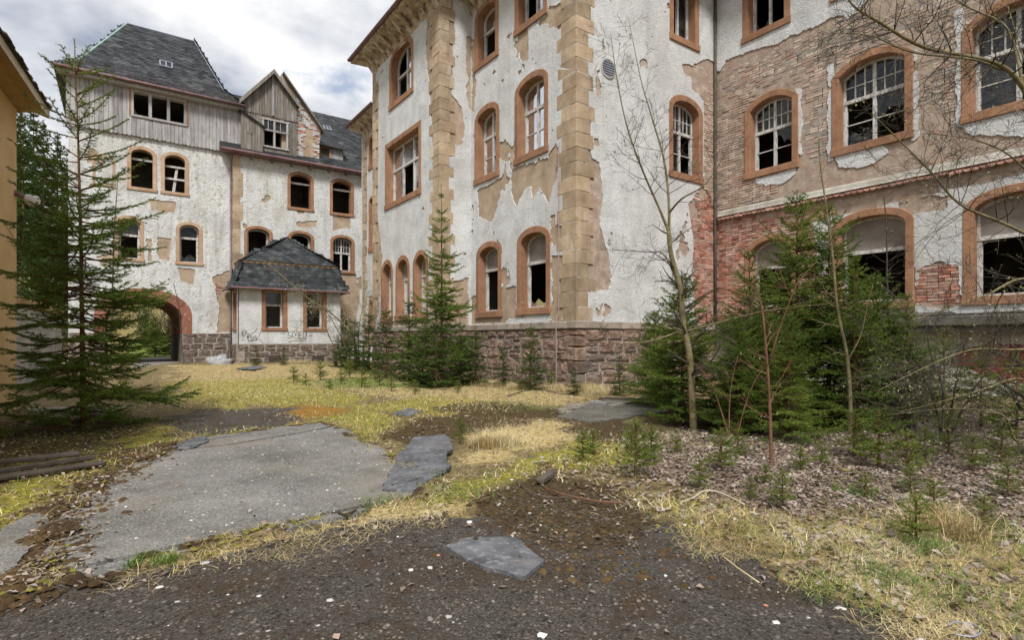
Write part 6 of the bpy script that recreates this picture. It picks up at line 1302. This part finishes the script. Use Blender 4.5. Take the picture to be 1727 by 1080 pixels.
def wire(name, pts, r, mat, label, cat, z=.03):
    P = [(*gnd(a, b), z + gzf(*gnd(a, b)) + .02) for a, b in pts]; C = []
    P = [np.array(q) for q in P]
    for i in range(len(P) - 1):
        p0, p1, p2, p3 = P[max(i-1, 0)], P[i], P[i+1], P[min(i+2, len(P)-1)]
        for u in np.linspace(0, 1, 6)[:-1]: C.append(.5 * (2*p1 + (p2-p0)*u + (2*p0-5*p1+4*p2-p3)*u*u + (3*p1-p0-3*p2+p3)*u**3))
    C.append(P[-1]); g = G(); g.tube(C, r, 6); return loose(g.build(name, MT[mat], None, True), label, cat)
wire('stick', [(918, 836), (955, 848), (1000, 858), (1048, 862)], .009, 'twig_red', 'reddish stick on the brown moss', 'stick'); wire('stick', [(866, 818), (900, 845), (930, 852), (960, 852)], .006, 'twig_grey', 'thin grey stick crossing the brown moss', 'stick')
wire('hose', [(1148, 861), (1168, 854), (1185, 843), (1205, 842), (1232, 852), (1255, 864)], .010, 'hose', 'curved pale hose lying on the yellow moss', 'hose'); wire('metal_ring', [(1600, 1072), (1612, 1066), (1640, 1070), (1655, 1082), (1640, 1092), (1610, 1088)], .004, 'grey_metal', 'bluish wire loop in the straw', 'wire')
wire('stick', [(570, 877), (582, 880), (600, 873)], .009, 'twig_dark', 'dark twig on the near edge of the asphalt slab', 'stick'); wire('stick', [(855, 672), (905, 660), (950, 668), (985, 660)], .012, 'twig_grey', 'long bent stick before the stone plinth', 'stick'); wire('stick', [(1220, 955), (1245, 975), (1280, 1000)], .004, 'straw', 'thin straw stalk on the dark gravel', 'stalk')
def crumple(name, px, py, sx, sy, sz, mat, label, cat, seed):
    p = gt(px, py); r = np.random.default_rng(seed); nu, nv = 14, 8; V = []; Fq = []
    for j in range(nv):
        for i in range(nu):
            a = 2 * math.pi * i / nu; ph = math.pi / 2 * j / (nv - 1); k = 1 + r.normal(0, .16); V.append((p[0] + sx * math.cos(a) * math.cos(ph) * k, p[1] + sy * math.sin(a) * math.cos(ph) * k, gzf(*p) - .02 + sz * math.sin(ph) * k))
    for j in range(nv - 1):
        for i in range(nu): Fq.append((j*nu+i, j*nu+(i+1) % nu, (j+1)*nu+(i+1) % nu, (j+1)*nu+i))
    return loose(mesh_np(name, V, Fq, MT[mat], None), label, cat)
crumple('crumpled_sheet', 371, 615, .55, .25, .42, 'rag', 'crumpled pale sheet heaped against the gatehouse plinth', 'sheet', 4); crumple('paper', 82, 798, .12, .07, .03, 'rag', 'white paper scrap on the board pile', 'paper', 5); crumple('paper', 216, 1052, .05, .02, .012, 'chip_white', 'white bark scrap on the near dark gravel', 'scrap', 6); crumple('glass_shard', 1030, 868, .05, .03, .01, 'grey_metal', 'bluish glass shard beside the reddish stick', 'shard', 7)
crumple('tree_stump', 1558, 748, .16, .16, .28, 'twig_dark', 'dark rotten stump under the spruce thicket', 'stump', 8)

# ------------------------------------------------------------------ ground cover (uncountable)
def scatter(n, polys, seed, soft=.2, amp=.8, pad=.6, near=True, avoid=True, wf=None):
    """random ground points inside zones, denser where they show larger"""
    r = np.random.default_rng(seed); out = []
    allp = np.concatenate([np.array(p) for p in polys]); lo, hi = np.maximum(allp.min(0) - pad, (-6, -1)), np.minimum(allp.max(0) + pad, (18, 34)); tot = 0
    while tot < n:
        q = lo + (hi - lo) * r.random((n * 4, 2)); d = np.hypot(q[:, 0], q[:, 1]); w = zone(q[:, 0], q[:, 1], polys, soft, amp, 2.2, seed)
        if near: w = w * np.clip((5.5 / np.maximum(d, 1.5)) ** 1.3, 0, 2) * .5
        if avoid: w = w * (sdpoly(q[:, 0], q[:, 1], slab) > .02)
        w = w * (d > 1.2)
        k = q[r.random(len(q)) < w]; out.append(k); tot += len(k)
        if len(k) == 0: break
    q = np.concatenate(out)[:n]; return q
from mathutils.bvhtree import BVHTree
def ground_z(q):
    """height of the ground mesh under points: polar lookup"""
    a = (np.arctan2(q[:, 1], q[:, 0]) - ang[0]) % (2 * math.pi) + ang[0]; rr_ = np.hypot(q[:, 0], q[:, 1])
    ia = np.clip(np.searchsorted(ang, a) - 1, 0, nA - 2); ir = np.clip(np.searchsorted(rad, rr_) - 1, 0, nR - 2); top = np.where(sdpoly(q[:, 0], q[:, 1], slab) < 0, .040, -9.); return np.maximum(top, np.maximum(np.maximum(GZ[ir, ia], GZ[ir + 1, ia]), np.maximum(GZ[ir, ia + 1], GZ[ir + 1, ia + 1])))
def leaves(name, q, mat, label, s0, s1, seed, cat='leaves', zadd=.004):
    r = np.random.default_rng(seed); n = len(q); z = ground_z(q) + zadd; a = r.uniform(0, 2 * math.pi, n); s = r.uniform(s0, s1, n); el = r.normal(0, .28, n); fo = r.uniform(.1, .5, n)
    u = np.stack([np.cos(a) * np.cos(el), np.sin(a) * np.cos(el), np.sin(el)], 1); v = np.stack([-np.sin(a), np.cos(a), r.normal(0, .25, n)], 1); up = np.cross(u, v); c = np.stack([q[:, 0], q[:, 1], z + r.uniform(0, .018, n)], 1); s = s[:, None]; fo = fo[:, None]
    w = .34 * r.uniform(.7, 1.15, (n, 1)); B = c - u * s * .5; M1 = c + up * s * .06; T = c + u * s * .5 + up * s * r.normal(0, .12, (n, 1)); Lf = c - v * s * w + up * s * fo * .5; Rt = c + v * s * w + up * s * fo * .5
    V = np.stack([B, Lf, T, Rt, M1], 1).reshape(-1, 3); b = np.arange(n)[:, None] * 5; Fq = np.concatenate([b + np.array((0, 4, 1)), b + np.array((4, 2, 1)), b + np.array((0, 3, 4)), b + np.array((4, 3, 2))], 0)
    return tag(stuff(mesh_np(name, V, Fq, MT[mat])), label, cat)
def blades(name, q, mat, label, l0, l1, w, seed, lay=.75, cat='grass', comb=None):
    r = np.random.default_rng(seed); n = len(q); z = ground_z(q) - .004; a = r.uniform(0, 2 * math.pi, n)
    if comb is not None: a = comb + r.normal(0, .7, n)
    l = r.uniform(l0, l1, n)[:, None]; ly = np.clip(r.normal(lay, .22, n), .05, .99)[:, None]; h = np.stack([np.cos(a), np.sin(a), np.zeros(n)], 1); s = np.stack([-np.sin(a), np.cos(a), np.zeros(n)], 1) * w * r.uniform(.7, 1.3, (n, 1)); U = np.array((0, 0, 1.)); b = np.stack([q[:, 0], q[:, 1], z], 1)
    m1 = b + h * l * .45 * ly + U * l * .42 * (1 - ly * .75) + s * r.normal(0, 4, (n, 1)); t_ = b + h * l * (.55 + .4 * ly) + U * l * (.75 * (1 - ly)) + U * .012 + s * r.normal(0, 9, (n, 1))
    V = np.stack([b - s, b + s, m1 + s * .8, m1 - s * .8, t_], 1).reshape(-1, 3); k = np.arange(n)[:, None] * 5; Fq = np.concatenate([k + np.array((0, 1, 2)), k + np.array((0, 2, 3)), k + np.array((3, 2, 4))], 0)
    return tag(stuff(mesh_np(name, V, Fq, MT[mat])), label, cat)
def lumps(name, q, mat, label, s0, s1, seed, flat=.6, cat='stones', sink=.25, pw=2.0):
    r = np.random.default_rng(seed); n = len(q); z = ground_z(q); s = (s0 + (s1 - s0) * r.random(n) ** pw)[:, None]
    D = unit(np.array([(1,0,-.2),(.3,.95,-.1),(-.8,.6,0),(-.8,-.6,-.1),(.3,-.95,.1),(.45,.3,.9),(-.5,.3,.85),(0,-.5,.9),(0,0,-1)], float)); F0 = np.array([(0,1,5),(1,2,6),(1,6,5),(2,3,6),(3,7,6),(3,4,7),(4,0,5),(4,5,7),(5,6,7)])
    a = r.uniform(0, 2 * math.pi, n); ca, sa = np.cos(a)[:, None], np.sin(a)[:, None]; k = r.uniform(.7, 1.25, (n, 9)); ax = r.uniform(.7, 1.5, (n, 1))
    x = D[None, :, 0] * k * ax; y = D[None, :, 1] * k; zz_ = D[None, :, 2] * k * flat; V = np.stack([q[:, :1] + (x * ca - y * sa) * s, q[:, 1:2] + (x * sa + y * ca) * s, z[:, None] + zz_ * s + s * (flat - sink)*.5], -1).reshape(-1, 3); Fq = (np.arange(n)[:, None, None] * 9 + F0[None]).reshape(-1, 3)
    return tag(stuff(mesh_np(name, V, Fq, MT[mat], None, False)), label, cat)
r = np.random.default_rng(77); e_i = r.integers(0, len(slab), 1500); e_u = r.random((1500, 1)); sl = np.array(slab); edge_q = sl[e_i] * (1 - e_u) + sl[(e_i + 1) % len(slab)] * e_u + r.normal(0, .07, (1500, 2)); le = sl[[0, 1, 2, 3, 4, 5]]; l_i = r.integers(0, 5, 900); l_u = r.random((900, 1)); left_q = le[l_i] * (1 - l_u) + le[l_i + 1] * l_u + r.normal(0, .16, (900, 2)); edge_q = edge_q[fbm(edge_q[:, 0] * 2, edge_q[:, 1] * 2, 3, 5) > .5]
leaves('leaf_litter', scatter(17000, Z_LEAF, 1, .45, 1.3), 'leaf_litter', 'pinkish brown dead leaves covering the ground by the thicket', .022, .066, 1)
leaves('sparse_leaves', scatter(4500, Z_LEAF2, 91, .5, 1.2), 'leaf_litter', 'loose dead leaves thinning out over moss and straw', .025, .08, 21)
leaves('scattered_leaves', np.concatenate([scatter(2600, Z_STRAW, 2, .5, 1.), scatter(500, Z_MOSS, 3, .5, 1.), scatter(420, Z_DIRT, 4, .4, 1.), scatter(90, Z_GRAVEL, 5, .3, 1.), left_q[::2] + .05, edge_q[::3], scatter(3200, Z_LITTER, 55, .4, 1.)]), 'leaf_litter', 'scattered dead leaves on moss and straw', .02, .06, 2)
blades('dry_grass', np.concatenate([scatter(20000, Z_STRAW[1:2], 6, .5, 1.6), scatter(3500, Z_LEAF, 96, .5, 2.), scatter(7000, Z_STRAW[0:1] + Z_STRAW[3:5], 7, .4, 1.3), edge_q]), 'straw', 'bleached straw grass lying along the gravel edge', .05, .17, .0016, 3, .93)
blades('dry_grass', np.concatenate([scatter(9000, Z_STRAW[2:3] + Z_STRAW[5:], 8, .5, 1.6), scatter(9000, Z_MOSS[4:], 38, .5, 1.8)]), 'straw', 'pale straw grass over the far yard', .04, .14, .0042, 4, .72)
tuft = np.concatenate([np.random.default_rng(9).normal(0, 1, (900, 2)) * sz + gnd(px, py) for px, py, sz in ((845, 752, .14), (815, 758, .07), (1590, 905, .10), (985, 655, .22), (935, 660, .22), (870, 658, .25), (1015, 664, .25), (820, 652, .25), (400, 617, .35), (500, 619, .4), (625, 637, .4))])
blades('straw_tuft', tuft, 'straw', 'arching tufts of long straw grass', .15, .42, .0022, 5, .42)
gq = np.concatenate([np.random.default_rng(19).normal(0, 1, (n_, 2)) * sz + gnd(px, py) for px, py, sz, n_ in ((280, 960, .04, 120), (228, 965, .03, 60), (1575, 930, .07, 200), (1650, 900, .12, 260), (1440, 842, .12, 260), (1560, 940, .06, 120), (1500, 985, .08, 200), (1390, 1000, .1, 150), (640, 860, .12, 140), (780, 840, .2, 200), (1620, 1010, .12, 160))])
blades('green_grass', np.concatenate([gq, scatter(2500, Z_GREEN, 12, .6, 1.6), scatter(5000, Z_MOSS, 13, .5, 1.8), scatter(2200, Z_STRAW[1:2], 33, .5, 2.)]), 'grass_green', 'short fresh green grass blades', .04, .15, .003, 6, .45)
blades('fallen_twigs', np.concatenate([scatter(900, Z_LEAF2, 141, .5, 1.), scatter(700, Z_LITTER, 142, .5, 1.), scatter(120, Z_GRAVEL[:1] + Z_DIRT, 143, .4, 1.)]), 'twig_dark', 'thin fallen twigs lying among the dead leaves', .08, .34, .0022, 31, .97, 'twigs')
lumps('moss_cushions', np.concatenate([scatter(2200, Z_DIRT[:1], 14, .35, .8), scatter(500, Z_DIRT[1:], 15, .35, .8), left_q, np.random.default_rng(4).normal(0, .22, (90, 2)) + gnd(1050, 960), np.random.default_rng(5).normal(0, .3, (120, 2)) + gnd(860, 890)]), 'moss_clump', 'brown moss cushions on the gravel', .006, .036, 7, .5, 'moss', .35)
lumps('moss_cushions', np.concatenate([scatter(3600, Z_MOSS, 16, .35, .8), edge_q]), 'moss_green', 'yellow green moss cushions', .005, .026, 8, .55, 'moss', .4)
lumps('gravel', np.concatenate([scatter(26000, Z_GRAVEL[:1], 17, .25, .5), scatter(2500, Z_GRAVEL[1:], 18, .3, .5)]), 'pebble', 'loose dark gravel stones', .0025, .014, 9, .5, 'gravel', .2, 3.0)
r = np.random.default_rng(3); sl = np.array(slab); sq = sl.min(0) + (sl.max(0) - sl.min(0)) * r.random((1500, 2)); sq = sq[sdpoly(sq[:, 0], sq[:, 1], slab) < -.05][:420]
cq = np.concatenate([scatter(70, Z_GRAVEL[:1], 21, .3, .5), scatter(260, Z_STRAW + Z_DIRT, 22, .3, .8), scatter(240, Z_LEAF, 23, .3, .8)])
lumps('debris_chips', cq, 'chip_white', 'pale render chips strewn over the ground', .005, .030, 10, .35, 'debris', .2, 2.5); lumps('debris_chips', cq[::7] + .13, 'chip_red', 'reddish brick chips strewn over the ground', .006, .028, 11, .5, 'debris', .2, 2)
GZs = GZ; GZ = np.full_like(GZ, .043); lumps('slab_chips', sq, 'chip_white', 'small pale chips on the asphalt slab', .003, .014, 12, .35, 'debris', .2, 2.5); leaves('slab_leaves', sq[::6] + .07, 'leaf_litter', 'few dead leaves on the asphalt slab', .02, .05, 13); GZ = GZs
